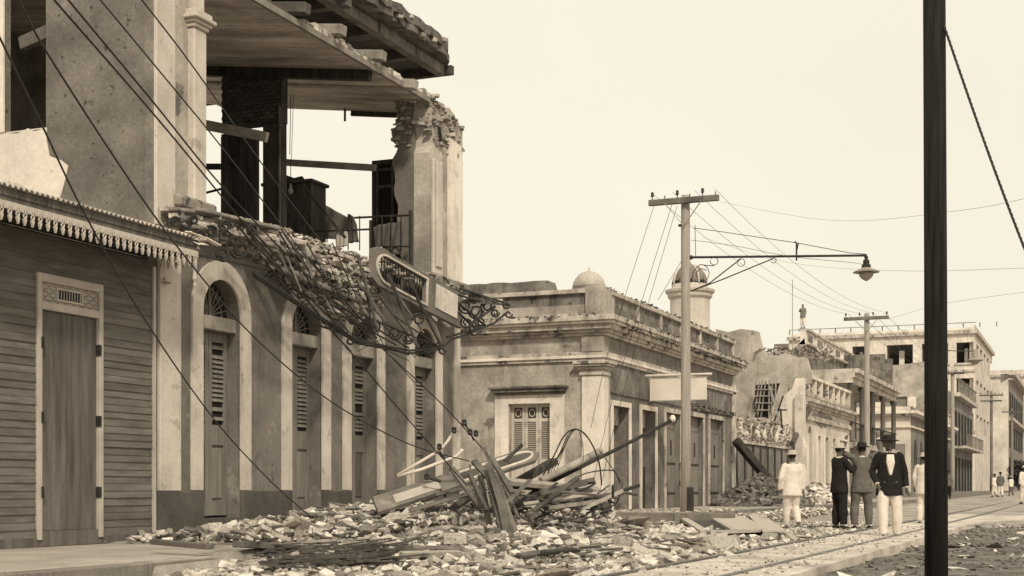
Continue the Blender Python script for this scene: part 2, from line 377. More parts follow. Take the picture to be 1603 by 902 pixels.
# ------------------------------------------------------------------ the ruined two-storey house
Y0, Y1 = 13.96, 22.6
rh = thing('ruined_house', 'two-storey plastered house with its upper front collapsed and four arched doors below', 'house', (FX, 18, .22))
AC = [15.31, 17.43, 19.14, 21.27]; AW = .43; SP = 3.11
out = [(Y0+.02, -.2)]
for c_ in AC:
    out += [(c_-AW, -.2), (c_-AW, SP)]+[(c_-AW*math.cos(t*math.pi/14), SP+AW*math.sin(t*math.pi/14)) for t in range(1, 14)]+[(c_+AW, SP), (c_+AW, -.2)]
out += [(Y1, -.2), (Y1, 3.9)]
def Pz(px, py, X=FX): v = onX(px, py, X); return (v.y, v.z)
top = [Pz(718, 515), Pz(690, 505), Pz(640, 470), Pz(590, 430), Pz(575, 405), Pz(500, 380), Pz(430, 358), Pz(345, 338), Pz(258, 322)]
out = out[:-1]+jag(top, .05, .18)+[(Y0+.02, 4.28)]
MB().pX(out, FX-.5, FX).build('lower_wall', M['wall'], rh)
# plinth between the doors
edges = [Y0]+[q for c_ in AC for q in (c_-AW, c_+AW)]+[Y1]
for i in range(0, len(edges), 2):
    MB().box(FX-.3, FX+.05, edges[i]+(.001 if i else 0), edges[i+1]-.001, -.1, .82+random.uniform(-.01, .01)).build('plinth', M['plinth'], rh, bevel=.01)
# white arch surrounds
for c_ in AC:
    ow = AW+.23; s_ = MB()
    inn = [(c_-AW, .83), (c_-AW, SP)]+[(c_-AW*math.cos(t*math.pi/14), SP+AW*math.sin(t*math.pi/14)) for t in range(1, 14)]+[(c_+AW, SP), (c_+AW, .83)]
    ou = [(c_-ow, .83), (c_-ow, SP)]+[(c_-ow*math.cos(t*math.pi/14), SP+ow*1.02*math.sin(t*math.pi/14)) for t in range(1, 14)]+[(c_+ow, SP), (c_+ow, .83)]
    if c_ == AC[3]: ou = [(min(a, Y1-.22), b) for a, b in ou]
    n = len(inn); vs = [(FX+.035, a, b) for a, b in inn]+[(FX+.035, a, b) for a, b in ou]+[(FX-.01, a, b) for a, b in inn]+[(FX-.01, a, b) for a, b in ou]
    fs = []
    for i in range(n-1): fs += [(i, i+1, n+i+1, n+i), (2*n+i, 3*n+i, 3*n+i+1, 2*n+i+1), (i, 2*n+i, 2*n+i+1, i+1), (n+i, n+i+1, 3*n+i+1, 3*n+i)]
    fs += [(0, n, 3*n, 2*n), (n-1, 3*n-1, 4*n-1, 2*n-1)]
    MB().add(vs, fs).build('arch_surround', M['trim'], rh)
    # door assembly, recessed
    dx = FX-.2; di = AC.index(c_)
    MB().box(FX-.26, FX-.05, c_-AW+.002, c_+AW-.002, 2.89, 3.07).build('transom_bar', M['lightw'], rh, bevel=.01)
    fl = MB().pX([(c_-AW+.005, 3.072), (c_-AW+.005, SP)]+[(c_-(AW-.005)*math.cos(t*math.pi/14), SP+(AW-.005)*math.sin(t*math.pi/14)) for t in range(1, 14)]+[(c_+AW-.005, SP), (c_+AW-.005, 3.072)], dx-.02, dx).build('fanlight', M['glass'], rh)
    rays = MB()
    for k in range(13):
        t = math.pi*k/12; rays.beam((dx+.012, c_, SP-.02), (dx+.012, c_-AW*.97*math.cos(t), SP-.02+AW*.97*math.sin(t)), .012, .012, up=(1, 0, 0))
    rays.beam((dx+.02, c_, SP-.03), (dx+.02, c_, SP+AW), .025, .025)
    rays.tube([(dx+.012, c_-.13*math.cos(t*math.pi/8), SP-.02+.13*math.sin(t*math.pi/8)) for t in range(9)], .008, 4)
    rays.tube([(dx+.012, c_-.3*math.cos(t*math.pi/8), SP-.02+.3*math.sin(t*math.pi/8)) for t in range(9)], .007, 4)
    rays.build('glazing_bars', M['doorl'], fl)
    for sd in (0, 1):                                # two leaves
        a = c_-AW+.006 if sd == 0 else c_+.004; b = c_-.004 if sd == 0 else c_+AW-.006
        leaf = MB().box(dx-.045, dx-.02, a, b, .5, 2.885).build('door_leaf', M['doorl'], rh)
        st = MB(); st.box(dx-.02, dx+.01, a, a+.075, .5, 2.885).box(dx-.02, dx+.01, b-.075, b, .5, 2.885)
        for zz0, zz1 in ((.5, .68), (1.42, 1.68), (2.76, 2.885)): st.box(dx-.02, dx+.008, a+.075, b-.075, zz0, zz1)
        st.build('rails_and_stiles', M['doorl'], leaf)
        MB().box(dx-.02, dx-.004, a+.10, b-.10, .72, 1.38).build('door_panel', M['doorl'] if di != 2 else M['doorw'], leaf, bevel=.008)
        MB().box(dx-.0199, dx-.017, a+.075, b-.075, 1.68, 2.76).build('slot_back', M['hole'], leaf)
        zc = 2.70
        if di == 0 and sd == 0 or True:
            lm = MB().add([(-.012,-(b-a)/2+.077,-.022),(.012,-(b-a)/2+.077,-.03),(.012,(b-a)/2-.077,-.03),(-.012,(b-a)/2-.077,-.022),(-.016,-(b-a)/2+.077,.014),(-.012,-(b-a)/2+.077,.02),(-.012,(b-a)/2-.077,.02),(-.016,(b-a)/2-.077,.014)],
                      [(0,1,2,3),(4,7,6,5),(0,4,5,1),(1,5,6,2),(2,6,7,3),(3,7,4,0)]).mesh('louvre'); lm.materials.append(M['doorl'])
        while zc > 1.72:
            if random.random() > .06: inst(lm, 'louvre', leaf, (dx-.002, (a+b)/2, zc), (0, random.uniform(-.15, .15), 0))
            zc -= .062
    MB().box(FX-.5, FX+.02, c_-AW+.003, c_+AW-.003, .0, .47).build('door_step', M['plinth'], rh)
# corner strips of the lower storey
MB().box(FX-.01, FX+.045, Y0+.02, Y0+.44, .822, 3.75).build('pilaster', M['trim'], rh, bevel=.006)
MB().box(FX-.3, FX+.045, Y1-.2, Y1+.04, .822, 3.95).build('pilaster', M['trim'], rh, bevel=.006)
# return wall to cross street (seen from other positions) and floor
MB().box(-18, FX-.5, Y1-.4, Y1-.002, -.1, 4.0).build('side_wall', M['wall'], rh)
MB().box(-17.9, FX-.45, Y0+.45, Y1-.5, 4.05, 4.3).build('upper_floor', M['beamw'], rh)
# gable wall facing the camera, above the wooden house
wx0, wx1 = onY(8, 100, Y0).x, onY(72, 100, Y0).x; wzs = onY(40, 205, Y0).z; wzt = onY(40, -40, Y0).z
sd = MB(); yb = Y0+.1
sd.box(-18.5, wx0, Y0, yb, 0, 9.0).box(wx1, FX-.16, Y0, yb, 0, 9.0).box(wx0, wx1, Y0, yb, 0, wzs).box(wx0, wx1, Y0, yb, wzt, 9.0)
sd.build('gable_wall', M['wallside'], rh)
pl = jag([(-15, 3.6), (-15, 5.6), (-13.4, 5.55), (wx0-.0, wzs), (wx1+.02, wzs), (wx1+.06, wzs-.35), (wx1+.35, wzs-.5), (wx1+.2, wzs-.95), (-11.2, 3.95), (-10.7, 3.9), (-10.62, 3.6)], .03, .15)
MB().pY(pl, Y0-.012, Y0+.01).build('plaster_coat', M['pale'], rh)
MB().box(wx0-.5, wx0, Y0-.03, Y0+.01, wzs+.01, wzt).build('window_surround', M['pale'], rh)
MB().box(wx0+.0, wx1, Y0+.02, Y0+.09, wzs+.002, wzs+.02).build('window_sill', M['pale'], rh)
MB().beam((wx0, Y0+.3, wzt-.75), (wx1, Y0+.3, wzt-.6), .1, .16).build('window_lintel', M['beamw'], rh)
MB().box(-16.2, -16, yb, 18.6, 4.3, 8.6).build('added_back_wall', M['roofund'], rh)  # added to close off the room and keep the gable window dark
# corner pilaster + column of the upper storey
MB().box(FX-.16, FX-.02, Y0-.03, Y0+.3, 3.72, 9.0).build('corner_pier', M['palegr'], rh, bevel=.01)
MB().box(FX-.02, FX+.03, Y0-.03, onX(272, 100, FX).y, 4.02, 9.0).build('pilaster', M['trim'], rh, bevel=.008)
ya, yc, yd = onX(272, 100, FX).y, onX(298, 100, FX).y, onX(318, 100, FX).y
MB().pX([(ya+.002, 4.3), (yc, 4.32), (yc, 9), (ya+.002, 9)], FX-.45, FX-.04).build('upper_wall', M['stain'], rh)
cp = MB(); zc = onX(308, 20, FX).z; cy = (yc+yd)/2; cw2 = (yd-yc)/2
cp.box(FX-.45, FX+.06, cy-cw2+.004, cy+cw2, 4.34, zc-.22)
cp.build('pilaster', M['trim'], rh, bevel=.02)
cc = MB()
for zz, h_, e in ((zc-.218, .05, .02), (zc-.166, .04, .05), (zc-.124, .05, .09), (zc-.072, .07, .05)): cc.box(FX-.45-e, FX+.06+e, cy-cw2-e, cy+cw2+e, zz, zz+h_)
cc.build('capital', M['trim'], rh, bevel=.01)
MB().box(FX-.4, FX+.03, cy-cw2+.03, cy+cw2-.02, zc, 9.0).build('pilaster', M['trim'], rh)
MB().box(FX-.5, FX+.12, Y0+.3, yd+.15, 4.29, 4.45).build('pilaster_base', M['mortar'], rh, bevel=.03)
# ceiling: planks, sagging towards the street
def cz(x): return 7.4+.135*(FX-x)
y = Y0+.45; k = 0
while y < 22.35:
    x0 = FX-.02+random.uniform(-.04, .03) if y < 21.4 else FX-.35-(y-21.4)*.5
    xe = -17.5
    if y > 21.9: xe = -15.5+random.uniform(-.2, .4)
    m_ = MB().add([(x0,y+.002,cz(x0)),(x0,y+.148,cz(x0)),(xe,y+.148,cz(xe)),(xe,y+.002,cz(xe)),(x0,y+.002,cz(x0)+.02),(x0,y+.148,cz(x0)+.02),(xe,y+.148,cz(xe)+.02),(xe,y+.002,cz(xe)+.02)],
        [(0,1,2,3),(4,7,6,5),(0,4,5,1),(1,5,6,2),(2,6,7,3),(3,7,4,0)]).build('ceiling_plank', M['ceil'], rh)
    m_.location.z += random.uniform(0, .004); y += .15
MB().beam((FX+.0, Y0+.5, 7.43), (FX+.0, 21.45, 7.43), .05, .09).build('ceiling_edge_board', M['lightw'], rh)
xe = -17.4
MB().beam((FX-.1, 19.55, cz(FX)-.06), (xe, 19.55, cz(xe)-.06), .12, .16).build('partition_beam', M['darkw'], rh)
MB().beam((-11.1, 22.37, cz(-11.1)-.03), (-12.4, 22.37, cz(-12.4)-.03), .06, .1).build('broken_batten', M['darkw'], rh)
for px, py in ((480, 14), (537, 48), (600, 88), (650, 133)):
    v = onX(px, py, FX+.18); e = v.y
    MB().beam((FX+.2, e, v.z), (-17.3, e, v.z+.93), .17, .15).build('ceiling_joist', M['lightw'] if px > 500 else M['beamw'], rh, bevel=.01)
for e in [Y0+.6+q*1.02 for q in range(5)]:
    MB().beam((FX-.1, e, 7.55), (-17.3, e, 8.45), .14, .12).build('ceiling_joist', M['beamw'], rh)
bb = MB()
for k in range(170):                                 # crumbs along the ceiling edge
    y = random.uniform(17.5, 21.6); s_ = random.uniform(.02, .055); bb.box(FX-.04-s_, FX+.0+s_*.5, y, y+s_*2, 7.475, 7.475+s_*random.uniform(.6, 2))
bb.build('edge_crumbs', M['rubs'], rh, kind='stuff')
# roof above: boards, joists and broken brick rim
rx, ry1, rz = -10.78, 23.5, 8.62
y = Y0+.0
while y < ry1:
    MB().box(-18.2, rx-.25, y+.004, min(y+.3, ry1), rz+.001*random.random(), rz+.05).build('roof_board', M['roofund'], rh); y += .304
for e in (15.2, 16.6, 18.0, 19.4, 20.8, 22.2):
    MB().box(-18.1, rx-.1+random.uniform(-.15, .12), e, e+.16, rz-.17, rz-.003).build('roof_joist', M['beamw'], rh)
MB().box(rx-.4, rx-.24, Y0+.1, ry1-.1, rz-.171, rz-.004).build('roof_plate', M['beamw'], rh)
MB().box(-18.1, rx-.1, ry1-.12, ry1-.0, rz-.16, rz-.002).build('end_joist', M['darkw'], rh)
outl = [(-18.2, Y0+.01), (rx, Y0+.01)]+jag([(rx, Y0+.01), (rx+.02, 22.2), (rx-.02, ry1-.5), (rx-.25, ry1+.05)], .045, .16)+jag([(rx-.25, ry1+.05), (-18.2, ry1+.05)], .03, .3)
MB().pZ(outl, rz+.052, rz+.17).build('roof_slab', M['mortard'], rh)
outl = [(-18.2, Y0+.01), (rx+.04, Y0+.01)]+jag([(rx+.04, Y0+.01), (rx+.06, 22.2), (rx-.02, ry1-.42), (rx-.3, ry1+.1)], .045, .15)+jag([(rx-.3, ry1+.1), (-18.2, ry1+.1)], .03, .3)
MB().pZ(outl, rz+.172, rz+.33).build('roof_covering', M['mortard'], rh)
bricks_me = []
for q in range(6):
    bx = MB().box(-.12, .12, -.055, .055, -.03, .03); bx.v = [tuple(c_+random.uniform(-.012, .012) for c_ in v) for v in bx.v]
    me = bx.mesh('brick'); me.materials.append(M['brick']); bricks_me.append(me)
for k in range(14):
    y = 17+k*.45
    inst(random.choice(bricks_me), 'brick', rh, (rx-.06+random.uniform(-.03, .04)-(max(0, y-22.8)*.45), y, rz+random.choice((.1, .15, .28, .36))), (random.uniform(-.1, .1), 0, random.uniform(-.3, .3)))
# interior partition: dark brick chunk, post, leaning door
PY = 19.6; px0, px1 = onY(347, 150, PY).x, onY(440, 150, PY).x; pz0 = onY(400, 195, PY).z; 
MB().box(px0, px1, PY+.012, PY+.2, pz0, cz(px0)-.02).build('partition', M['darkw'], rh)
bm_ = []
for q in range(4):
    bx = MB().box(-.075, .075, -.02, .02, -.027, .027); bx.v = [tuple(c_+random.uniform(-.004, .004) for c_ in v) for v in bx.v]
    me = bx.mesh('brick'); me.materials.append(M['brickd']); bm_.append(me)
z = pz0+.03; r_ = 0
while z < cz(-12.7)-.03:
    x = px0+.08+(r_ % 2)*.08
    while x < px1-.06: inst(random.choice(bm_), 'brick', rh, (x, PY+random.uniform(-.006, .006), z)); x += .16
    z += .063; r_ += 1
pxa = onY(411, 150, PY).x
MB().box(pxa, px1, PY+.0, PY+.18, 4.3, pz0-.002).build('door_post', M['darkw'], rh, bevel=.01)
MB().box(px1-.03, px1-.003, PY-.04, PY-.002, 4.3, cz(px1)-.6).build('conduit', M['beamw'], rh)
v0, v1 = onY(349, 330, PY-.15), onY(406, 205, PY-.15)
ld = MB().box(v0.x, v1.x, PY-.2, PY-.15, 4.32, v1.z).build('hanging_door', M['darkw'], rh)
for q in range(4):
    a = v0.x+(v1.x-v0.x)*q/4
    MB().box(a+.006, a+(v1.x-v0.x)/4-.006, PY-.22, PY-.202, 4.4, v1.z-.05).build('plank', M['darkw'], ld)
MB().beam(onY(318, 195, 18.6), onY(418, 215, 18.6), .08, .15).build('loose_rail', M['lightw'], rh)
MB().beam(onY(318, 261, 19.2), onY(346, 261, 19.2), .06, .09).build('loose_rail', M['darkw'], rh)
MB().beam(onY(318, 303, 19.0), onY(346, 296, 19.0), .03, .03).build('loose_rail', M['darkw'], rh)
MB().beam(onY(440, 254, 21.3), onY(588, 263, 21.3), .06, .11).build('loose_rail', M['lightw'], rh)
MB().beam(onY(540, 163, 22.2), onY(540, 190, 22.2), .03, .03).build('loose_rail', M['darkw'], rh)
mb = MB(); a = onY(455, 135, 21.3); mb.tube([a, a+Vector((.0, 0, -.45)), a+Vector((-.02, 0, -1.2))], .006, 4); a = onY(478, 140, 21.3)
mb.tube([onY(441, 128, 21.3), onY(462, 137, 21.3)], .03, 5); mb.tube([onY(460, 137, 21.3), onY(456, 250, 21.3)], .005, 4)
mb.build('hanging_cord', M['iron'], rh)
# far door frame with a leaf, at the cross-street side
DY = 22.3; a, b = onY(582, 252, DY), onY(628, 252, DY); zb = 4.3
fr = MB().box(a.x, a.x+.06, DY, DY+.12, zb, a.z).box(b.x-.06, b.x, DY, DY+.12, zb, a.z).box(a.x+.06, b.x-.06, DY, DY+.12, a.z-.08, a.z)
fo = fr.build('door_frame', M['darkw'], rh)
lf = MB().box(a.x+.07, b.x-.07, DY+.03, DY+.07, zb, a.z-.09).build('door_leaf', M['hole'], rh)
mb = MB().box(a.x+.08, a.x+.13, DY+.0, DY+.028, zb, a.z-.1).box(b.x-.2, b.x-.15, DY, DY+.028, zb, a.z-.1).box(a.x+.13, b.x-.2, DY, DY+.028, a.z-.2, a.z-.15).box(a.x+.13, b.x-.2, DY, DY+.028, a.z-.5, a.z-.45)
mb.build('door_rails', M['beamw'], lf)
# corner tower fragment
ty = onX(672, 300, FX).y; ty2 = onX(703, 300, FX).y; tx = -10.95
zt = onX(690, 165, FX).z
def jagprof(pts): return jag(pts, .04, .12)
tp = [(ty, 4.35), (ty, zt-1.0), (ty+.05, zt-.6), (ty+.02, zt-.25)]; 
YT = 22.82
prof = [(YT, 4.3), (ty+.02, 4.3)]+jag([(ty+.02, 4.3), (ty+.02, zt-.9)], .004, 3)+jag([(ty+.02, zt-.9), (ty+.12, zt-.55), (ty-.0, zt-.3), (ty+.05, zt), (ty+.5, zt+.05), (YT-.35, zt-.02), (YT, zt-.25)], .04, .1)
MB().pX(prof, FX-.3, FX).build('corner_wall', M['stain'], rh)
prof2 = [(Y1-.02, 4.3), (ty+.5, 4.3), (ty+.5, zt-1.2)]+jag([(ty+.5, zt-1.2), (ty+.4, zt-.7), (ty+.15, zt-.1), (Y1-.3, zt-.12), (Y1-.02, zt-.5)], .05, .1)
MB().pX(prof2, FX-.55, FX-.302).build('inner_wall', M['wall'], rh)
# inner wall face ragged return towards the room
rp = [(-10.95, 4.3)]+jag([(-10.95, 4.3), (-11.0, 5.6), (-11.12, 6.4), (-10.98, 6.75), (-11.14, 6.95), (-10.96, 7.25), (-10.8, 7.5)], .035, .12)+[(-10.703, 7.5), (-10.703, 4.3)]
MB().pY(rp, ty+.02, ty+.48).build('broken_return', M['wall'], rh)
for k in range(26):
    z = random.choice((6.85, 6.93, 7.02, 7.1, 7.18, 7.26, 7.35)); inst(random.choice(bricks_me), 'brick', rh, (-10.98+random.uniform(-.1, .2), ty+.06+random.uniform(0, .25), z), (0, random.uniform(-.1, .1), random.uniform(-.3, .3)), .9)
for k in range(46):
    y = random.uniform(ty+.02, Y1-.05); z = zt+random.uniform(-.5, .12)-(.3 if y > Y1-.3 else 0); inst(random.choice(bricks_me), 'brick', rh, (FX-.12+random.uniform(-.18, .1), y, z), (random.uniform(-.2, .2), random.uniform(-.3, .3), random.uniform(0, 3)), random.uniform(.7, 1.1))
mb = MB()
for k in range(330):
    y = random.uniform(ty, YT); z = zt-random.random()**1.6*.75-(.25*(y-ty)/(YT-ty))+.05; scatter(mb, (FX+random.uniform(-.12, .03), y, z), random.uniform(.04, .14), .5, .6)
for k in range(160): scatter(mb, (random.uniform(-11.05, -10.75), ty+.05+random.uniform(-.03, .08), random.uniform(6.7, 7.5)), random.uniform(.04, .12), .5, .6)
for k in range(120): scatter(mb, (FX+random.uniform(.0, .14), random.uniform(ty-.3, Y1+.05), 4.4+random.uniform(-.1, .08)), random.uniform(.04, .13), .5, .6)
mb.build('broken_masonry', M['rubm'], rh, kind='stuff')
MB().box(FX+.001, FX+.06, ty+.05, ty+.42, 4.5, zt-1.0).box(FX+.06, FX+.09, ty+.12, ty+.35, 4.62, zt-1.05).build('pilaster', M['trim'], rh, bevel=.015)
MB().pX(jag([(Y1-.42, 4.5), (Y1-.42, zt-.5)], .002, 9)+[(YT-.16, zt-.55), (YT-.1, zt-.75), (YT-.1, 4.5)], FX+.001, FX+.05).build('pilaster', M['pale'], rh)
MB().box(FX+.001, FX+.12, ty-.02, YT+.05, 4.3, 4.49).build('pilaster_base', M['mortar'], rh, bevel=.03)
MB().beam(onX(688, 200, FX+.06), onX(690, 222, FX+.06), .05, .05).build('iron_hook', M['iron'], rh)
# broken floor edge: bricks and mortar lumps above the doors
Tl = [(258,322),(345,338),(430,354),(500,378),(590,410)]; Bl = [(258,352),(345,372),(420,408),(470,458),(520,500),(560,500),(590,470)]
def li(pl, x):
    for a, b in zip(pl, pl[1:]):
        if a[0] <= x <= b[0]: return a[1]+(b[1]-a[1])*(x-a[0])/(b[0]-a[0])
    return pl[-1][1]
nb = 0
for k in range(260):
    px = 258+332*random.random()**.8; t = random.random(); py = li(Tl, px)*(1-t)+li(Bl, px)*t
    X = FX+.02+.16*math.sin(math.pi*t)*(.4+(px-258)/400)+random.uniform(-.04, .05)
    v = onX(px, py, X)
    inst(random.choice(bricks_me), 'brick', rh, v, (random.gauss(0, .16)+.12, random.uniform(-.2, .3), random.gauss(1.57, .35)), random.uniform(.6, 1.15))
mb = MB()
for k in range(1900):
    px = 256+340*random.random()**.8; t = random.random()**1.1; py = li(Tl, px)*(1-t)+(li(Bl, px)+8)*t
    scatter(mb, onX(px, py, FX+.0+.14*math.sin(math.pi*t)*(.4+(px-258)/400)), random.uniform(.04, .13), .45, .6)
mb.build('wall_rubble', M['rubs'], rh, kind='stuff')
for (pa, pb, X) in (((300,330),(430,360),-10.25), ((270,352),(360,362),-10.3), ((380,372),(470,402),-10.2), ((430,420),(560,470),-10.15), ((258,330),(330,338),-10.3)):
    MB().beam(onX(*pa, X), onX(*pb, X), .2, .05, twist=random.uniform(-.3, .3)).build('floor_slab_fragment', M['mortar'], rh, bevel=.01)
mb = MB()
for k in range(420):
    px = random.uniform(590, 720); py = 405+(px-580)*.55+random.uniform(-22, 2)
    scatter(mb, onX(px, py, FX-.05+random.uniform(-.1, .1)), random.uniform(.05, .14), .5, .6)
mb.build('wall_rubble', M['rubs'], rh, kind='stuff')
# parapet panel with long oval grille, tipped
def pp(px, py, X=-10.12): return onX(px, py, X)
A_, B_, C_, D_ = pp(578, 382), pp(718, 462), pp(718, 522), pp(576, 442)
ex = (B_-A_).normalized(); LN = (B_-A_).length; ez_ = (D_-A_); HN = ez_.length; ez_.normalize(); nrm = ex.cross(ez_).normalized()
if nrm.x < 0: nrm = -nrm
def q3(u, v, o=0): return A_+ex*(u*LN)+ez_*(v*HN)+nrm*o
pr = bpy.data.objects.new('parapet_panel', None); COL.objects.link(pr); pr.parent = rh; pr.location = A_-world(rh)
ov = []
for t in range(17):                                   # oval: round left end, square right end
    a = math.pi/2+math.pi*t/16; ov.append((.13+.09*math.cos(a), .5-.34*math.sin(a)))
hole = ov+[(.56, .84), (.56, .16)]
def plate(outer_pts, hole_pts, th, off, name, m, par):
    """outer and hole given as matching lists (same length)"""
    n = len(hole_pts); vs = []
    for o_ in (off, off+th):
        vs += [q3(u, v, o_) for u, v in outer_pts]+[q3(u, v, o_) for u, v in hole_pts]
    fs = []
    for i in range(n):
        j = (i+1) % n
        fs += [(i, j, n+j, n+i), (2*n+i, 3*n+i, 3*n+j, 2*n+j), (i, 2*n+i, 2*n+j, j), (n+i, n+j, 3*n+j, 3*n+i)]
    return MB().add(vs, fs).build(name, m, par)
outer = []
for u, v in hole:
    if u < .135: 
        a = math.atan2(.5-v, u-.13); outer.append((0 if abs(math.sin(a)) < .8 else max(0, .13+.14*math.cos(a)), 0 if math.sin(a) > .8 else (1 if math.sin(a) < -.8 else .5-.62*math.sin(a))))
    else: outer.append((.60, 1 if v > .5 else 0))
outer = [(max(0, u), min(1, max(0, v))) for u, v in outer]
plate(outer, hole, .08, 0, 'panel_body', M['wall'], pr)
rim = [(.13+(u-.13)*1.14 if u < .3 else u+.012, .5+(v-.5)*1.16) for u, v in hole]
plate(rim, hole, .03, .075, 'oval_moulding', M['trim'], pr)
for k in range(17):
    u = .075+k*.029; h_ = .34 if u > .13 else .34*math.sqrt(max(0, 1-((u-.13)/.09)**2))
    MB().beam(q3(u, .5-h_, .04), q3(u, .5+h_, .04), .012, .012).build('grille_bar', M['iron'], pr)
MB().prism([q3(.601, 0), q3(1, 0), q3(1, 1), q3(.601, 1)], nrm*.08).build('panel_body', M['wall'], pr)
MB().prism([q3(.67, .12, .082), q3(.93, .12, .082), q3(.93, .80, .082), q3(.67, .80, .082)], nrm*.012).build('white_inset', M['pale'], pr)
# ------------------------------------------------------------------ furniture left in the upper room
WY = 20.9; a, b = onY(441, 290, WY), onY(487, 290, WY)
wd = thing('wardrobe', 'dark wooden wardrobe with moulded top standing exposed in the upper room', 'wardrobe', ((a.x+b.x)/2, WY, 4.3))
MB().box(a.x-.35, b.x, WY, WY+.5, 4.3, a.z).build('cabinet', M['darkw'], wd)
MB().box(b.x-.28, b.x-.03, WY-.02, WY-.002, 4.45, a.z-.1).build('door', M['darkw'], wd)
MB().box(a.x-.4, b.x+.05, WY-.05, WY+.55, a.z+.002, a.z+.06).build('cornice', M['darkw'], wd, bevel=.015)
MB().pY([(a.x-.3, a.z+.062), (b.x-.15, a.z+.062), (b.x-.2, a.z+.13), (b.x-.35, a.z+.11), (b.x-.5, a.z+.17), (a.x-.1, a.z+.17)], WY+.02, WY+.06).build('crest', M['darkw'], wd)
BY = 21.0
bd = thing('bed_frame', 'iron bedstead with bare rails standing at the edge of the broken floor', 'bed', (-11, BY, 4.3))
def bp(px, py, Y=BY): return onY(px, py, Y)
m_ = MB().tube([bp(643, 330, 20.9), bp(643, 430, 20.9)], .035, 8).tube([bp(580, 345, 20.9), bp(580, 400, 20.9)], .025, 8).tube([bp(475, 352, 20.4), bp(475, 395, 20.4)], .022, 6)
m_.build('post', M['iron'], bd)
m_ = MB().tube([bp(555, 341, 20.9), bp(643, 337, 20.9)], .018, 6).tube([bp(482, 363, 20.5), bp(580, 359, 20.8)], .016, 6).tube([bp(580, 386, 20.9), bp(643, 386, 20.9)], .014, 6)
m_.build('rail', M['iron'], bd)
for px in (512, 527, 545, 563, 598, 612, 628):
    MB().tube([bp(px, 338 if px > 580 or px == 563 else 361, 20.85), bp(px, 392, 20.85)], .01, 5).build('spindle', M['iron'], bd)
def clothsheet(pts, m, name, par, amp=.04, nu=14, nv=10):
    A, B, C, D = [Vector(p) for p in pts]; s_ = MB()
    for i in range(nu+1):
        for j in range(nv+1):
            u, v = i/nu, j/nv; p_ = (A*(1-u)+B*u)*(1-v)+(D*(1-u)+C*u)*v
            s_.v.append(tuple(p_+Vector((0, amp*math.sin(u*19+v*3), amp*.4*math.sin(v*9+u*5)))))
    for i in range(nu):
        for j in range(nv): s_.f.append((i*(nv+1)+j, (i+1)*(nv+1)+j, (i+1)*(nv+1)+j+1, i*(nv+1)+j+1))
    o = s_.build(name, m, par, smooth=True); so_ = o.modifiers.new('thick', 'SOLIDIFY'); so_.thickness = .015; return o
tag(clothsheet([bp(487, 312, 21.6), bp(556, 345, 21.6), bp(560, 375, 21.6), bp(487, 372, 21.6)], M['cloth'], 'mosquito_net', None), 'pale mosquito net sagging beside the wardrobe in the upper room', 'net')
tag(clothsheet([bp(545, 336, 21.1), bp(552, 338, 21.1), bp(562, 380, 21.1), bp(534, 380, 21.1)], M['clothd'], 'draped_cloth', None, .03), 'dark cloth peaked over the bed rail between net and door', 'cloth')
tag(clothsheet([bp(524, 362, 20.7), bp(543, 362, 20.7), bp(545, 385, 20.7), bp(527, 388, 20.7)], M['cloth'], 'hanging_rag', None, .02), 'frayed pale rag hanging over the lower bed rail', 'rag')
tag(clothsheet([bp(584, 356, 20.95), bp(632, 345, 20.95), bp(628, 400, 20.95), bp(586, 398, 20.95)], M['clothd'], 'blanket', None, .03), 'grey blanket draped over the bed end in front of the open door', 'blanket')
# tools leaning
tag(MB().beam(bp(478, 295, 20.2), bp(540, 372, 20.2), .05, .04).build('fallen_lath', M['darkw']), 'dark lath leaning down across the pale net', 'lath')
v = onY(455, 298, 20.6)
lb = thing('light_bulb', 'bare light bulb hanging in front of the wardrobe', 'light bulb', v)
MB().tube([v+Vector((0,0,.12)), onY(455, 250, 20.6)], .006, 4).build('cord', M['wire'], lb); MB().lathe(v, [(.006,-.07),(.035,-.05),(.04,-.01),(.018,.05),(.016,.11)], 10).build('bulb', M['lamp'], lb, smooth=True)
# ------------------------------------------------------------------ wrecked balcony ironwork
ir = thing('balcony_wreckage', 'tangled wrought iron brackets and bars of the fallen balcony hanging over the arches', 'balcony', (-10, 18, 3.8))
def spiral(cx, cy, r, X, turns=1.4, st=0., dirn=1, tail=None, ex_=1.0):
    pts = []
    for i in range(int(14*turns)+1):
        t = i/14; rr = r*(1-.62*t/turns); a = st+dirn*2*math.pi*t; pts.append(onX(cx+rr*ex_*math.cos(a), cy+rr*math.sin(a), X))
    if tail: pts = [onX(q[0], q[1], X) for q in tail]+pts
    return pts
def scroll(*a, r=.016, **k): MB().tube(spiral(*a, **k), r, 5).build('scroll', M['iron'], ir, smooth=True)
X = -10.0
for (cx, cy, r_, st, dr) in [q_ for i_, q_ in enumerate(((290,352,9,0,1),(275,348,9,3,1),(312,370,10,1,-1),(303,345,8,2,1),(331,362,9,4,1),(352,355,10,0,-1),(348,398,12,0,1),(375,392,14,3,-1),(365,378,8,1,1),(395,360,9,2,1),(405,405,9,5,-1),
    (431,438,17,2.5,1),(453,456,8,0,1),(470,462,6,1,-1),(492,440,11,0,1),(510,432,9,2,-1),(505,470,8,1,1),(538,460,11,3,1),(520,490,9,0,-1),(553,500,8,1,1),(545,520,7,2,1),(586,510,10,2,-1),(600,480,9,4,1),(618,522,11,0,1),(640,492,8,1,-1),
    (655,500,10,3,1),(598,535,9,0,1),(660,540,8,2,1),(573,470,9,0,1),(640,530,9,3,-1))) if q_[0] < 420 or i_ % 2]:
    scroll(cx, cy, r_, X+random.uniform(-.15, .5)*(cx > 400), 1.5, st, dr)
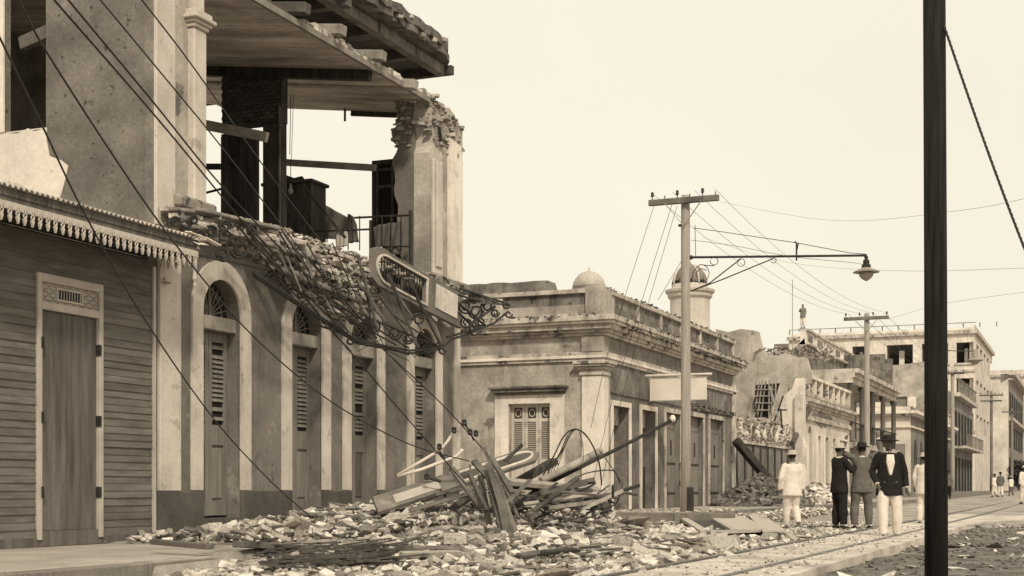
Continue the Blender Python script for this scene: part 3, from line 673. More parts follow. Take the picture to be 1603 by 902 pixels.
for (cx, cy, r_, st, dr) in ((728,480,12,0,1),(745,488,12,3,-1),(742,466,9,1,1),(762,480,10,2,1),(730,505,9,4,-1),(775,490,7,0,1),(752,505,8,2,1)):
    scroll(cx, cy, r_, -9.6, 1.4, st, dr)
for tl in ([(258,392),(300,398),(340,405),(420,422),(490,450),(560,497),(640,545)], [(262,345),(262,380),(300,398)], [(345,350),(342,408)], [(310,385),(350,362),(372,352)]):
    MB().tube([onX(a_, b_, -9.95) for a_, b_ in tl], .014, 5).build('bracket_bar', M['iron'], ir)
bars = [((375,342),(440,430),.05,0),((380,345),(470,440),.04,.1),((350,358),(480,455),.04,.15),((370,350),(500,520),.03,.2),((440,358),(545,520),.05,.3),((436,362),(520,500),.03,.3),
 ((480,400),(590,530),.025,.3),((400,385),(540,520),.03,.35),((465,440),(560,505),.03,.3),((500,510),(640,555),.035,.3),((455,450),(620,540),.03,.25),((430,430),(550,550),.02,.4),((560,400),(592,520),.04,.5),((568,420),(580,500),.03,.4),
 ((606,430),(655,545),.045,.5),((608,428),(640,500),.03,.45),((640,440),(690,540),.05,.5),((644,442),(670,500),.03,.5),((560,490),(690,545),.03,.4),((520,380),(560,470),.02,.2),((480,380),(530,470),.02,.25),
 ((590,500),(650,560),.025,.4),((545,520),(640,565),.022,.4),((618,495),(690,545),.025,.45),((650,480),(720,530),.02,.5),((575,440),(650,540),.02,.4),((665,500),(730,515),.02,.6),((510,400),(560,520),.018,.3),((540,410),(600,540),.018,.35),
 ((600,530),(560,550),.02,.4),((455,375),(500,450),.02,.2),((470,455),(545,548),.018,.35),((530,430),(600,500),.02,.3)]
for a_, b_, t_, ox in bars:
    p_ = onX(*a_, -10.15+ox*.4); q_ = onX(*b_, -9.95+ox); MB().beam(p_, q_, t_*.9, t_*.55, twist=random.uniform(0, 1)).build('bar', M['darkw'] if t_ > .038 else M['iron'], ir)
for k in range(8):
    x = random.uniform(420, 640); y = li(Tl, min(x, 590))+(max(0, x-590)*.6)+random.uniform(10, 50); L_ = random.uniform(35, 90)
    MB().beam(onX(x, y, -10.1), onX(x+L_*random.uniform(.15, .7), y+L_, -9.8+random.uniform(-.1, .3)), random.uniform(.015, .05), .015, twist=random.random()).build('hanging_lath', M['beamw'], ir)
rail_ = [(395,430),(470,480),(520,512),(560,538),(600,545),(640,553),(672,552),(692,545)]
for o_ in (0, .07): MB().tube([onX(a_, b_-o_*60, -9.75+o_) for a_, b_ in rail_], .018, 6).build('hand_rail', M['iron'], ir)
for tl in ([(692,545),(706,532),(740,520),(775,505),(795,488)], [(718,462),(760,474),(798,478)], [(720,452),(752,462),(795,476)], [(718,490),(745,515)], [(718,475),(760,510)], [(722,520),(775,480)], [(735,515),(760,470)], [(700,528),(742,516),(752,512)]):
    MB().tube([onX(a_, b_, -9.55) for a_, b_ in tl], .02, 6).build('hand_rail', M['iron'], ir)
MB().prism([onX(718, 449, -9.7), onX(745, 456, -9.6), onX(782, 474, -9.5), onX(740, 470, -9.6)], (.05, 0, -.05)).build('board', M['darkw'], ir)
for px, py in ((792, 478), (796, 492), (687, 540), (692, 549), (548, 534), (742, 520)):
    MB().tube(spiral(px, py, 6, -9.5 if px > 600 else -9.9, 1, 0, 1), .016, 5).build('finial_ring', M['iron'], ir)
# ------------------------------------------------------------------ corner building across the side street
B2Y, B2E, zB = 30.6, 43.3, .3
cb = thing('corner_building', 'single-storey corner building with rain-stained parapet, heavy cornices and one shuttered window', 'building', (FX, B2Y, zB))
def zf(px, py): return onY(px, py, B2Y).z
def xf(px): return onY(px, 600, B2Y).x
wxl, wxr = xf(797), xf(862); wzb, wzt2 = 1.05, zf(830, 632)
fw = MB(); T0 = B2Y; T1 = B2Y+.5
fw.box(-25, wxl, T0, T1, -.1, 5.1).box(wxr, FX, T0, T1, -.1, 5.1).box(wxl, wxr, T0, T1, -.1, wzb).box(wxl, wxr, T0, T1, wzt2, 5.1)
fw.build('front_wall', M['stain'], cb)
st = MB(); ops = [(958,984,2.80,'o'),(1003,1025,2.82,'o'),(1041,1064,2.86,'d'),(1079,1100,2.88,'d'),(1110,1131,2.9,'d')]
o2 = [(T1+.001, -.1)]; oy = []
for a, b, zt_, k_ in ops:
    ya_, yb_ = onX(a, 700, FX).y, onX(b, 700, FX).y; oy.append((ya_, yb_, zt_, k_)); o2 += [(ya_, -.1), (ya_, zt_), (yb_, zt_), (yb_, -.1)]
o2 += [(B2E, -.1), (B2E, 5.1), (T1+.001, 5.1)]
st.pX(o2, FX-.45, FX-.0).build('street_wall', M['palegr'], cb)
MB().box(-25, FX-.46, T1+.01, B2E, 4.5, 4.75).build('flat_roof', M['mortar'], cb)
MB().box(-25, FX-.46, B2E-.4, B2E, 0, 4.45).build('rear_wall', M['palegr'], cb)
def Lband(p, za, zb_, name, m, x0=-25, ye=B2E, bev=.008, back=-.002):
    return MB().pZ([(x0,B2Y-p),(FX+p,B2Y-p),(FX+p,ye),(FX-back,ye),(FX-back,B2Y+back),(x0,B2Y+back)], za, zb_).build(name, m, cb, bevel=bev)
zc0 = zf(900, 521)
for p_, a_, b_, m_ in ((.10, 4.37, 4.43, 'cornice'), (.16, 4.431, 4.50, 'cornice'), (.26, 4.501, 4.62, 'cornice'), (.34, 4.621, 4.68, 'pale'), (.40, 4.681, 4.80, 'cornice'), (.06, 3.78, 3.85, 'cornice'), (.10, 3.851, 3.92, 'pale'), (.07, 3.921, 4.0, 'cornice')):
    Lband(p_, a_, b_, 'cornice_band', M[m_])
# parapet with panels
for p_, a_, b_, m_ in ((.02, 4.801, 4.9, 'cornice'), (.06, 5.36, 5.46, 'cornice')): Lband(p_, a_, b_, 'parapet_rail', M[m_], back=.3)
MB().pZ([(-25,B2Y+.03),(FX-.03,B2Y+.03),(FX-.03,B2E),(FX-.28,B2E),(FX-.28,B2Y+.28),(-25,B2Y+.28)], 4.8, 5.37).build('parapet_wall', M['parapet'], cb)
y = B2Y+.6
for k in range(7):
    MB().box(FX-.03, FX+.022, y, y+.16, 4.9, 5.36).build('parapet_post', M['cornice'], cb); y += 1.98
for x in (-13.1, -16, -19): MB().box(x, x+.2, B2Y-.022, B2Y+.03, 4.9, 5.36).build('parapet_post', M['cornice'], cb)
MB().box(FX-.42, FX+.08, B2Y-.08, B2Y+.42, 4.802, 5.5).build('parapet_pier', M['stain'], cb, bevel=.02)
MB().box(FX-.5, FX+.035, B2Y-.10, B2Y+.3, .8, 3.45).build('corner_pilaster', M['pale'], cb, bevel=.02)
cc = MB()
for zz, h_, e in ((3.452, .07, .04), (3.523, .06, .0), (3.584, .07, .05), (3.655, .05, .12), (3.706, .07, .16)): cc.box(FX-.5-e, FX+.035+e, B2Y-.10-e, B2Y+.3+e, zz, zz+h_)
cc.build('pilaster_capital', M['cornice'], cb, bevel=.01)
MB().box(FX-.56, FX+.09, B2Y-.16, B2Y+.36, -.1, .798).build('pilaster_base', M['plinth'], cb, bevel=.02)
MB().box(FX-.50, FX+.03, B2Y-.09, B2Y+.3, 4.002, 4.36).build('frieze_block', M['stain'], cb)
MB().box(-25, FX-.52, B2Y-.05, B2Y-.002, -.1, .7).build('plinth', M['plinth'], cb)
x0_, x1_ = onY(726, 450, 31.4).x, onY(858, 450, 31.4).x
MB().pY(jag([(x0_-5, 5.35), (x0_-5, 5.9), (x1_, 5.83), (x1_+.1, 5.5), (x1_+.1, 5.35)], .015, .2), 31.4, 31.9).build('roof_upstand', M['parapet'], cb)
# window: surround, pediment, three louvred leaves
sxl, sxr = xf(776), xf(884)
MB().box(sxl, wxl, B2Y-.06, B2Y-.002, .9, wzt2+.2).box(wxr, sxr, B2Y-.06, B2Y-.002, .9, wzt2+.2).box(wxl, wxr, B2Y-.06, B2Y-.002, wzt2, wzt2+.2).build('window_surround', M['pale'], cb)
MB().box(sxl-.05, sxr+.05, B2Y-.2, B2Y-.003, wzt2+.26, wzt2+.34).box(sxl-.1, sxr+.1, B2Y-.26, B2Y-.003, wzt2+.341, wzt2+.40).box(sxl+.02, sxr-.02, B2Y-.1, B2Y-.003, wzt2+.2, wzt2+.259).build('window_hood', M['parapet'], cb, bevel=.01)
wn = MB().box(wxl, wxr, B2Y+.185, B2Y+.2, wzb, wzt2).build('window', M['doorw'], cb)
lw = (wxr-wxl)/3
sl_ = MB().box(-lw*.36, lw*.36, -.012, .012, -.006, .006); sl_.v = [(x, y, z-y*1.1) for x, y, z in sl_.v]; slm = sl_.mesh('louvre'); slm.materials.append(M['trim'])
for i in range(3):
    a, b = wxl+i*lw+.006, wxl+(i+1)*lw-.006; f_ = MB()
    f_.box(a, a+.06, B2Y+.13, B2Y+.18, wzb, wzt2).box(b-.06, b, B2Y+.13, B2Y+.18, wzb, wzt2).box(a+.06, b-.06, B2Y+.13, B2Y+.18, wzt2-.08, wzt2).box(a+.06, b-.06, B2Y+.13, B2Y+.18, wzt2-.42, wzt2-.34).box(a+.06, b-.06, B2Y+.13, B2Y+.18, wzb, wzb+.5)
    f_.tube([((a+b)/2+.07*math.cos(t*.8), B2Y+.15, wzt2-.21+.09*math.sin(t*.8)) for t in range(9)], .012, 5)
    f_.build('shutter', M['trim'], wn)
    z = wzb+.53
    while z < wzt2-.44: inst(slm, 'louvre', wn, ((a+b)/2, B2Y+.155, z)); z += .05
# street side openings
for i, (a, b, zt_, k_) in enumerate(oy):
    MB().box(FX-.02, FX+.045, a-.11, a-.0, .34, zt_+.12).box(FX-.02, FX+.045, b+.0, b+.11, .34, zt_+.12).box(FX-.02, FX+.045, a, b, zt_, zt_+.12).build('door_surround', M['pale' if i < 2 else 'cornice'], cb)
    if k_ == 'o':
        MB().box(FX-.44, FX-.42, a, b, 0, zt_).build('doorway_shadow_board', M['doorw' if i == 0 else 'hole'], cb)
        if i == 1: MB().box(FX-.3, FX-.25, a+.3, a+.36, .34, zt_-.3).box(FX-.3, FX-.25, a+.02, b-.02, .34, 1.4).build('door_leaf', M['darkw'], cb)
        MB().box(FX-.3, FX-.26, a+.002, b-.002, zt_-.42, zt_-.002).build('overdoor_boards', M['frame' if i == 0 else 'frame'], cb)
    else:
        dl = MB().box(FX-.2, FX-.16, a, b, 0, zt_).build('door', M['doorl'], cb)
        for q in range(4):
            u0 = a+(b-a)*q/4; MB().box(FX-.16, FX-.13, u0+.01, u0+(b-a)/4-.01, .36, zt_-.45).build('plank', M['doorl'], dl)
            MB().box(FX-.16, FX-.145, u0+.01, u0+(b-a)/4-.01, zt_-.40, zt_-.01).build('plank', M['doorl'], dl)
        for u0 in (a+(b-a)*.3, a+(b-a)*.7): MB().box(FX-.129, FX-.12, u0-.05, u0+.05, 1.75, 2.15).build('peep_slot', M['hole'], dl)
        for zz in (.7, 1.5): MB().box(FX-.129, FX-.115, a+.05, b-.05, zz, zz+.05).build('strap', M['iron'], dl)
MB().box(FX+.002, FX+.04, T1, B2E, 2.98+.1, 3.13).build('string_course', M['parapet'], cb)
MB().box(FX-.2, FX+.06, B2E-.3, B2E+.03, .34, 4.36).build('end_pilaster', M['cornice'], cb, bevel=.01)
mb = MB()
for k in range(800):
    y = random.uniform(36, B2E+.4); zz = 5.46 if random.random() < .55 else 4.8
    scatter(mb, (FX-.15+random.uniform(-.2, .1) if zz > 5 else FX+.25+random.uniform(-.15, .1), y, zz), random.uniform(.05, .16), .6)
for k in range(250): scatter(mb, (random.uniform(-16, FX), B2Y-.2+random.uniform(-.15, .1), 4.81), random.uniform(.03, .09), .6)
for k in range(400): scatter(mb, (FX-random.uniform(.8, 3), random.uniform(37, B2E+1), 5.3+random.uniform(-.3, .4)), random.uniform(.1, .3), .6)
mb.build('roof_rubble', M['rubm'], cb, kind='stuff')
mb = MB()
for k in range(1300):
    y = B2Y+(B2E-B2Y)*random.random()**.75; zz = random.choice((4.79, 4.79, 5.47, 4.9, 4.62)); scatter(mb, (FX+(.36 if zz < 4.85 else .02)+random.uniform(-.1, .05), y, zz+random.uniform(-.03, .04)), random.uniform(.03, .11), .5)
for k in range(260):
    scatter(mb, (random.uniform(-18, FX), B2Y-(.38 if k % 2 else .05), 4.79+random.uniform(-.02, .05)), random.uniform(.03, .09), .5)
for k in range(300):
    y = random.uniform(38, B2E); scatter(mb, (FX+.03, y, 3.13+random.uniform(-.05, .1)), random.uniform(.04, .12), .6)
mb.build('black_moss', M['rubd'], cb, kind='stuff')
# hanging sign
sg = thing('hanging_sign', 'blank white signboard hung from a pole over the sidewalk', 'sign', (-9.6, 33.9, 3.1))
MB().box(-10.28, -8.83, 33.88, 33.92, 3.06, 3.6).build('board', M['sign'], sg)
MB().box(-10.3, -8.81, 33.87, 33.93, 3.04, 3.058).box(-10.3, -8.81, 33.87, 33.93, 3.602, 3.62).build('frame', M['frame'], sg)
MB().tube([(-10.6, 33.9, 3.68), (-8.7, 33.9, 3.68)], .03, 8).build('pole', M['pale'], sg)
MB().tube([(-10.2, 33.9, 3.61), (-10.2, 33.9, 3.68)], .012, 4).tube([(-8.9, 33.9, 3.61), (-8.9, 33.9, 3.68)], .012, 4).build('hanger', M['iron'], sg)
# cupolas
cu = thing('cupola', 'small round-domed cupola on the roof above the corner of the stained building', 'cupola', (onY(922, 440, 33).x, 33, 4.75))
c0 = Vector(cu.location); r_ = .42
MB().lathe(c0, [(r_*.9, 0), (r_*.9, .95), (r_+.03, .97), (r_+.03, 1.05)], 20).build('drum', M['stain'], cu, smooth=False)
MB().lathe(c0, [(r_*math.cos(t*math.pi/14), 1.052+.45*math.sin(t*math.pi/14)) for t in range(7)]+[(.03, 1.505), (.02, 1.6)], 20).build('dome', M['stain'], cu, smooth=True)
tc = dep(1080, 500, 60); tw = thing('domed_turret', 'distant round turret with ribbed dome behind the lamp pole', 'tower', (tc.x, tc.y, 0))
def tz(py): return H+(HY-py)*60/F
c0 = Vector((tc.x, tc.y, 0)); r_ = .84
MB().lathe(c0, [(r_, 0), (r_, tz(470)), (r_+.1, tz(466)), (r_+.12, tz(461)), (r_+.2, tz(459)), (r_+.22, tz(455)), (r_-.05, tz(452)), (r_-.08, tz(446))], 24).build('drum', M['far'], tw)
rd = MB(); rd.lathe(c0, [((r_-.1)*math.cos(t*math.pi/16)**.8, tz(446)+.85*math.sin(t*math.pi/16)) for t in range(8)]+[(.06, tz(415)+.05), (.03, tz(410))], 24); rd.build('dome', M['farg'], tw, smooth=True)
for k in range(8):
    a = k*math.pi/4; MB().tube([(c0.x+(r_-.07)*math.cos(t*math.pi/16)*math.cos(a), c0.y+(r_-.07)*math.cos(t*math.pi/16)*math.sin(a), tz(446)+.87*math.sin(t*math.pi/16)) for t in range(9)], .04, 5).build('rib', M['far'], tw)
for k in range(8):
    a = k*math.pi/4+.2; n_ = Vector((math.cos(a), math.sin(a), 0)); MB().beam(c0+n_*(r_-.12)+Vector((0,0,tz(447)+.04)), c0+n_*(r_-.26)+Vector((0,0,tz(447)+.42)), .3, .1).build('lucarne', M['hole'], tw)
# ------------------------------------------------------------------ lamp pole with crossarm
def xpole(label, px, base_z, X, ytop, yarm, armw, r, m, ins=6, tilt=0, group='utility poles along the kerb'):
    d = X/ray(px, 700).x; b = dep(px, 765, d); b.z = base_z; zt_ = H+(HY-ytop)*d/F; za = H+(HY-yarm)*d/F
    t = thing('utility_pole', label, 'utility pole', b, group)
    MB().tube([b-Vector((0,0,.2)), (b.x+.01, b.y, base_z+2), (b.x, b.y, zt_-.1), (b.x, b.y, zt_)], r*1.15, 12, r*.8).build('shaft', m, t, smooth=True)
    MB().beam((b.x-armw/2, b.y-r-.05, za), (b.x+armw/2, b.y-r-.05, za), .1, .13).build('crossarm', M['beamw'], t, bevel=.01)
    for k in range(ins):
        x = b.x-armw/2+.08+(armw-.16)*k/(ins-1)
        if abs(x-b.x) < .09: x += .12
        MB().tube([(x, b.y-r-.05, za+.06), (x, b.y-r-.05, za+.14)], .012, 5).build('pin', M['iron'], t)
        if k % 2 == 0 or ins < 6: MB().lathe((x, b.y-r-.05, za+.13), [(.02,0),(.042,.02),(.03,.05),(.036,.08),(.012,.11)], 8).build('insulator', M['glass'], t)
    for s_ in (-1, 1): MB().beam((b.x, b.y-r-.03, za-.55), (b.x+s_*armw*.26, b.y-r-.11, za-.05), .03, .012).build('brace', M['pole'], t)
    return t, b, zt_, za, d
lp, b, zt_, za, dL = xpole('tall pale pole with crossarm and long lamp bracket beside the corner building', 1073, .2, -8.3, 306, 316, 1.58, .105, M['pole'])
b1, za1 = b.copy(), za
def LP(px, py): v = dep(px, py, dL); return v
arm = MB().tube([LP(1080, 403), LP(1357, 400)], .026, 8).tube([LP(1068, 404), LP(1084, 403)], .05, 8)
arm.build('lamp_arm', M['iron'], lp)
sc_ = MB().tube([LP(1081, 456), LP(1110, 444), LP(1160, 405)], .014, 5).tube([LP(1081, 456), LP(1130, 438), LP(1210, 405)], .014, 5)
def circ(cx, cy, r, a0, a1, n=14): return [LP(cx+r*math.cos(a0+(a1-a0)*i/n), cy+r*math.sin(a0+(a1-a0)*i/n)) for i in range(n+1)]
sc_.tube(circ(1118, 409, 6, -2.5, 3.4), .009, 4).tube(circ(1160, 411, 6, -1.5, 4.2), .009, 4).tube(circ(1211, 408, 4, -2, 3), .009, 4)
sc_.tube([LP(1083, 436), LP(1086, 424), LP(1096, 414), LP(1108, 416), LP(1118, 416)], .01, 4).tube(circ(1096, 428, 14, -1.4, 2.2), .01, 4).tube(circ(1099, 430, 9, 2.4, 5.6), .009, 4)
sc_.build('arm_scrollwork', M['iron'], lp)
MB().tube([LP(1247, 408), LP(1247, 381), LP(1244, 378)], .02, 5).tube([LP(1247, 395), LP(1250, 380)], .014, 5).build('wire_stand', M['iron'], lp)
MB().tube([LP(1086, 357), LP(1130, 363), LP(1245, 380), LP(1330, 396), LP(1356, 398)], .009, 4).build('stay_wire', M['wire'], lp)
MB().tube([LP(1062, 353), LP(1075, 353)], .03, 6).build('step_bracket', M['iron'], lp)
MB().tube([LP(1088, 352), LP(1089, 402)], .008, 4).build('stay_wire', M['wire'], lp)
lc = LP(1356, 428)
MB().lathe(lc, [(.02,.38),(.05,.36),(.03,.32),(.07,.28),(.07,.2),(.1,.18),(.1,.12),(.05,.1)][::-1], 14).build('lamp_socket', M['iron'], lp, smooth=False)
MB().lathe(lc, [(.29,.02),(.29,.03),(.14,.1),(.06,.14)], 20).build('lamp_shade', M['enamel'], lp)
MB().lathe(lc, [(.02,-.17),(.1,-.12),(.15,-.06),(.165,.019)], 16).build('lamp_globe', M['lamp'], lp, smooth=True)
MB().box(b.x+.07, b.x+.19, b.y-.12, b.y+.0, .33, .88).build('base_guard', M['darkw'], lp)
p2, b2, zt2_, za2, d2 = xpole('middle pole with short crossarm in front of the colonnaded building', 1357, .3, -8.3, 490, 499, 1.75, .11, M['pole'], 4)
p3, b3, _, za3, d3 = xpole('thin pole with crossarm just right of the black foreground post', 1491, .4, -8.3, 580, 585, 1.5, .12, M['pole'], 4)
a_ = dep(1485, 560, d3-2); l3 = dep(1525, 562, d3-6)
MB().tube([dep(1482, 549, d3), dep(1525, 550, d3-6)], .03, 5).build('lamp_arm', M['iron'], p3)
MB().lathe(dep(1526, 567, d3-6), [(.1,-.15),(.3,.0),(.5,.1),(.5,.13),(.15,.25),(.12,.7),(.02,.8)], 12).build('lamp', M['enamel'], p3)
p4, b4, _, za4, d4 = xpole('distant pole with two crossarms before the far white block', 1552, .5, -8.3, 612, 619, 2.0, .13, M['farg'], 4)
MB().beam((b4.x-.9, b4.y-.2, za4-.5), (b4.x+.9, b4.y-.2, za4-.5), .1, .13).build('crossarm', M['beamw'], p4)
p5, b5, _, za5, d5 = xpole('farthest pole, low against the end of the street', 1584, .6, -8.3, 640, 645, 2.0, .14, M['farg'], 4)
# foreground tarred post
pb = dep(1463.5, 765, 11.6); pb.z = 0
bpst = thing('tarred_post', 'thick black tarred post in the right foreground running out of the frame', 'post', pb)
MB().tube([(pb.x+.012, pb.y, -.2), (pb.x+.006, pb.y, 2.5), (pb.x-.012, pb.y, 6.5)], .0945, 20, .089).build('shaft', M['polet'], bpst, smooth=True)
gw = MB(); p0 = dep(1476, 35, 11.55); p1 = dep(1700, 620, 10.2); n = 150
for ph in (0, 2.09, 4.19):
    gw.tube([p0.lerp(p1, i/n)+Vector((0, 0, -.35*math.sin(math.pi*i/n)*.3))+Vector((math.cos(ph+i*1.1)*.006, 0, math.sin(ph+i*1.1)*.006)) for i in range(n+1)], .006, 5)
gw.build('guy_cable', M['iron'], bpst)
# ------------------------------------------------------------------ ruin next to the corner building
ru = thing('collapsed_building', 'collapsed house shell with jagged pale walls and broken barred openings beyond the corner building', 'building', (FX, 48, .4))
def Q(px, py, Y): v = onY(px, py, Y); return (v.x, v.z)
MB().pY(jag([Q(1140, 520, 45), Q(1160, 515, 45), Q(1184, 518, 45), Q(1190, 545, 45), Q(1180, 552, 45), Q(1177, 600, 45), Q(1168, 640, 45), Q(1160, 700, 45), Q(1152, 780, 45), Q(1120, 780, 45), Q(1120, 515, 45)], .09, .3), 45, 45.5).build('jagged_wall', M['stain'], ru)
MB().pY(jag([Q(1150, 545, 54), Q(1195, 548, 54), Q(1200, 556, 54), Q(1230, 552, 54), Q(1262, 560, 54), Q(1268, 600, 54), Q(1245, 605, 54), Q(1238, 640, 54), Q(1232, 780, 54), Q(1150, 780, 54)], .1, .35), 54, 54.4).build('rear_wall', M['stain'], ru)
MB().pX([(43.4, 0), (54.2, 0), (54.2, 2.3), (43.4, 2.25)], FX-.35, FX-.02).build('street_wall', M['palegr'], ru)
y = 43.6
while y < 54: MB().box(FX-.02, FX+.03, y, y+.08, .34, 2.25).build('wall_batten', M['darkw'], ru); y += 1.15
MB().box(FX-.4, FX+.04, 43.4, 54.2, 2.3, 2.42).build('balustrade_base', M['cornice'], ru)
y = 43.7
bal = MB().lathe((0,0,0), [(.07,0),(.05,.08),(.09,.25),(.04,.45),(.05,.62),(.07,.7)], 8).mesh('baluster'); bal.materials.append(M['pale'])
while y < 53.8:
    if random.random() < .85: inst(bal, 'baluster', ru, (FX-.15+random.uniform(-.05, .05), y, 2.42), (random.uniform(-.25, .25), random.uniform(-.2, .2), 0))
    y += .22
MB().pX(jag([(47.2, 3.1), (50, 3.2), (54, 2.95), (54, 3.1), (47.2, 3.25)], .03, .3), FX-.25, FX-.05).build('balustrade_rail', M['cornice'], ru)
mb = MB()
for k in range(900): scatter(mb, (FX-.2+random.uniform(-.3, .3), random.uniform(43.4, 54), 2.42+random.random()**2*.8), random.uniform(.04, .14), .7)
for k in range(500): scatter(mb, (random.uniform(-14, -10.8), random.uniform(44, 54), random.uniform(2, 3.0)), random.uniform(.06, .2), .7)
mb.build('wall_rubble', M['rubm'], ru, kind='stuff')
# barred opening + poles
mb = MB(); a, b = Q(1180, 602, 50), Q(1216, 655, 50)
MB().pY([Q(1178, 603, 50.2), Q(1220, 600, 50.2), Q(1203, 655, 50.2), Q(1180, 655, 50.2)], 50.2, 50.3).build('opening_shade', M['hole'], ru)  # shade inside the two broken openings, painted as black sheets
MB().pY([Q(1152, 603, 47), Q(1164, 600, 47), Q(1163, 650, 47), Q(1152, 650, 47)], 47, 47.1).build('opening_shade', M['hole'], ru)
for k in range(8):
    px = 1178+k*5.2; MB().beam(onY(px, 598+random.uniform(-4, 4), 49.9), onY(px-random.uniform(0, 9), 657, 49.9), .045, .045).build('window_bar', M['lightw'], ru)
for py in (610, 620, 631, 642): MB().beam(onY(1176, py, 49.85), onY(1214-(py-610)*.3, py, 49.85), .035, .035).build('window_bar', M['lightw'], ru)
for (p_, q_, t_) in (((1165,605),(1180,660),.08), ((1172,600),(1188,662),.06), ((1205,605),(1222,665),.07), ((1222,640),(1224,670),.06), ((1150,692),(1180,665),.07), ((1212,642),(1232,642),.05), ((1226,620),(1212,660),.05)):
    MB().beam(onY(*p_, 48.5), onY(*q_, 48.5), t_, t_).build('loose_pole', M['lightw' if t_ > .065 else 'darkw'], ru)
# pale facade remnant with round niche
MB().pY(jag([Q(1222, 625, 52.5), Q(1240, 608, 52.5), Q(1246, 592, 52.5), Q(1258, 592, 52.5), Q(1258, 780, 52.5), Q(1215, 780, 52.5), Q(1217, 680, 52.5)], .06, .3), 52.5, 52.9).build('pale_fragment', M['pale'], ru)
MB().box(onY(1245, 600, 52.4).x, onY(1256, 600, 52.4).x, 52.3, 52.49, .4, onY(1250, 618, 52.4).z).build('pilaster', M['trim'], ru)
mb = MB()
for k in range(60):
    mb.beam((random.uniform(-12.5, -10.8), random.uniform(45, 53), random.uniform(2.4, 3.2)), (random.uniform(-12.5, -10.8), random.uniform(45, 53), random.uniform(2.2, 3.6)), .07, .05)
mb.build('fallen_laths', M['lightw'], ru, kind='stuff')
tag(MB().beam(onX(1152, 690, -10.2), onX(1214, 764, -9.2), .28, .22).build('leaning_beam', M['darkw'], bevel=.02), 'dark squared beam leaning from the low ruined wall down to the rubble', 'beam')
tag(MB().tube([onX(1240, 695, -10.2), onX(1267, 640, -10.2)], .1, 8).build('leaning_log', M['beamw']), 'short dark log leaning against the pale wall end', 'log')
# ------------------------------------------------------------------ building with balustrade, and the colonnaded one
bb_ = thing('balustraded_building', 'pale one-storey house with roof balustrade, arched door and shuttered openings', 'building', (FX, 60, .4))
y4a, y4b = 54.4, 65.8
ops4 = [(55.6, 56.5, 2.9, 1), (57.6, 58.5, 3.0, 0), (59.3, 60.3, 3.0, 0), (61.1, 62.1, 3.0, 0), (62.9, 63.9, 3.0, 0)]
o2 = [(y4a, -.1)]
for a, b, zt_, ar in ops4:
    o2 += [(a, -.1), (a, zt_)]+([((a+b)/2-(b-a)/2*math.cos(t*math.pi/8), zt_+(b-a)/2*math.sin(t*math.pi/8)) for t in range(1, 8)] if ar else [])+[(b, zt_), (b, -.1)]
o2 += [(y4b, -.1), (y4b, 4.5), (y4a, 4.5)]
MB().pX(o2, FX-.4, FX-.001).build('street_wall', M['far'], bb_)
MB().box(-17, FX-.402, y4a, y4a+.4, 0, 4.5).build('side_wall', M['stain'], bb_)
for a, b, zt_, ar in ops4:
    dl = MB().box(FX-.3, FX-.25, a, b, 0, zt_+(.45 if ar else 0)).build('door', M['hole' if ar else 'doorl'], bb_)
    if not ar:
        for q in range(2): MB().box(FX-.25, FX-.2, a+.05+q*.46, a+.42+q*.46, .5, zt_-.1).build('shutter_leaf', M['frame'], dl)
    MB().box(FX, FX+.05, a-.12, a-.01, .34, zt_+.1).box(FX, FX+.05, b+.01, b+.12, .34, zt_+.1).build('door_surround', M['pale'], bb_)
for p_, a_, b_ in ((.1, 3.55, 3.65), (.06, 3.651, 3.75), (.12, 4.0, 4.1), (.22, 4.101, 4.22), (.34, 4.221, 4.36)): MB().box(FX, FX+p_, y4a, y4b, a_, b_).build('cornice_band', M['cornice'], bb_)
MB().box(FX-.3, FX+.05, y4a, y4b, 4.501, 4.62).build('balustrade_base', M['cornice'], bb_); MB().box(FX-.3, FX+.08, y4a+1.2, y4b, 5.22, 5.34).build('balustrade_rail', M['pale'], bb_)
MB().box(FX-.2, FX-.12, y4a+1.2, y4b, 4.62, 5.22).build('balustrade_panel', M['palegr'], bb_)
y = y4a+1.2
while y < y4b: MB().box(FX-.25, FX+.06, y, y+.18, 4.62, 5.22).build('balustrade_post', M['pale'], bb_); y += 1.42
for k in range(3): MB().pX(jag([(y4a+1.0+k*.1, 3.7), (y4a+4, 4.0), (y4a+8, 3.7), (y4a+4, 3.4)], .08, .3), FX+.02, FX+.04).build('bare_patch', M['mortar'], bb_) if k == 0 else None
mb = MB()
for k in range(500): scatter(mb, (FX-random.random()*.8, y4a+random.random()**2*8, 4.55+random.uniform(0, .5)), random.uniform(.08, .3), .7)
mb.build('roof_rubble', M['rubm'], bb_, kind='stuff')
co = thing('colonnaded_building', 'two-storey house with slim dark columns carrying a deep entablature over its gallery', 'building', (FX, 74, .4))
CY0, CY1 = 66, 81.6
MB().pY(jag([(-24, 7.2), (-17.5, 7.3), (-17.3, 7.0), (-13, 7.4), (-12.5, 7.9), (-12.5, 0), (-24, 0)], .08, .5), CY0, CY0+.4).build('side_wall', M['stain'], co)
MB().pX([(CY0+.4, 0), (CY1, 0), (CY1, 7.6), (CY0+.4, 7.6)], -12.9, -12.5).build('inner_wall', M['palegr'], co)
MB().box(-12.5, FX+.3, CY0, CY1, 2.75, 3.0).build('gallery_floor', M['cornice'], co); MB().box(-12.5, FX, CY0, CY1, .3, 2.75).build('ground_storey', M['palegr'], co)
for k in range(6):
    yy = CY0+.8+k*2.5; MB().box(FX-.0, FX+.03, yy, yy+1.1, .4, 2.5).build('door', M['doorl'], co)
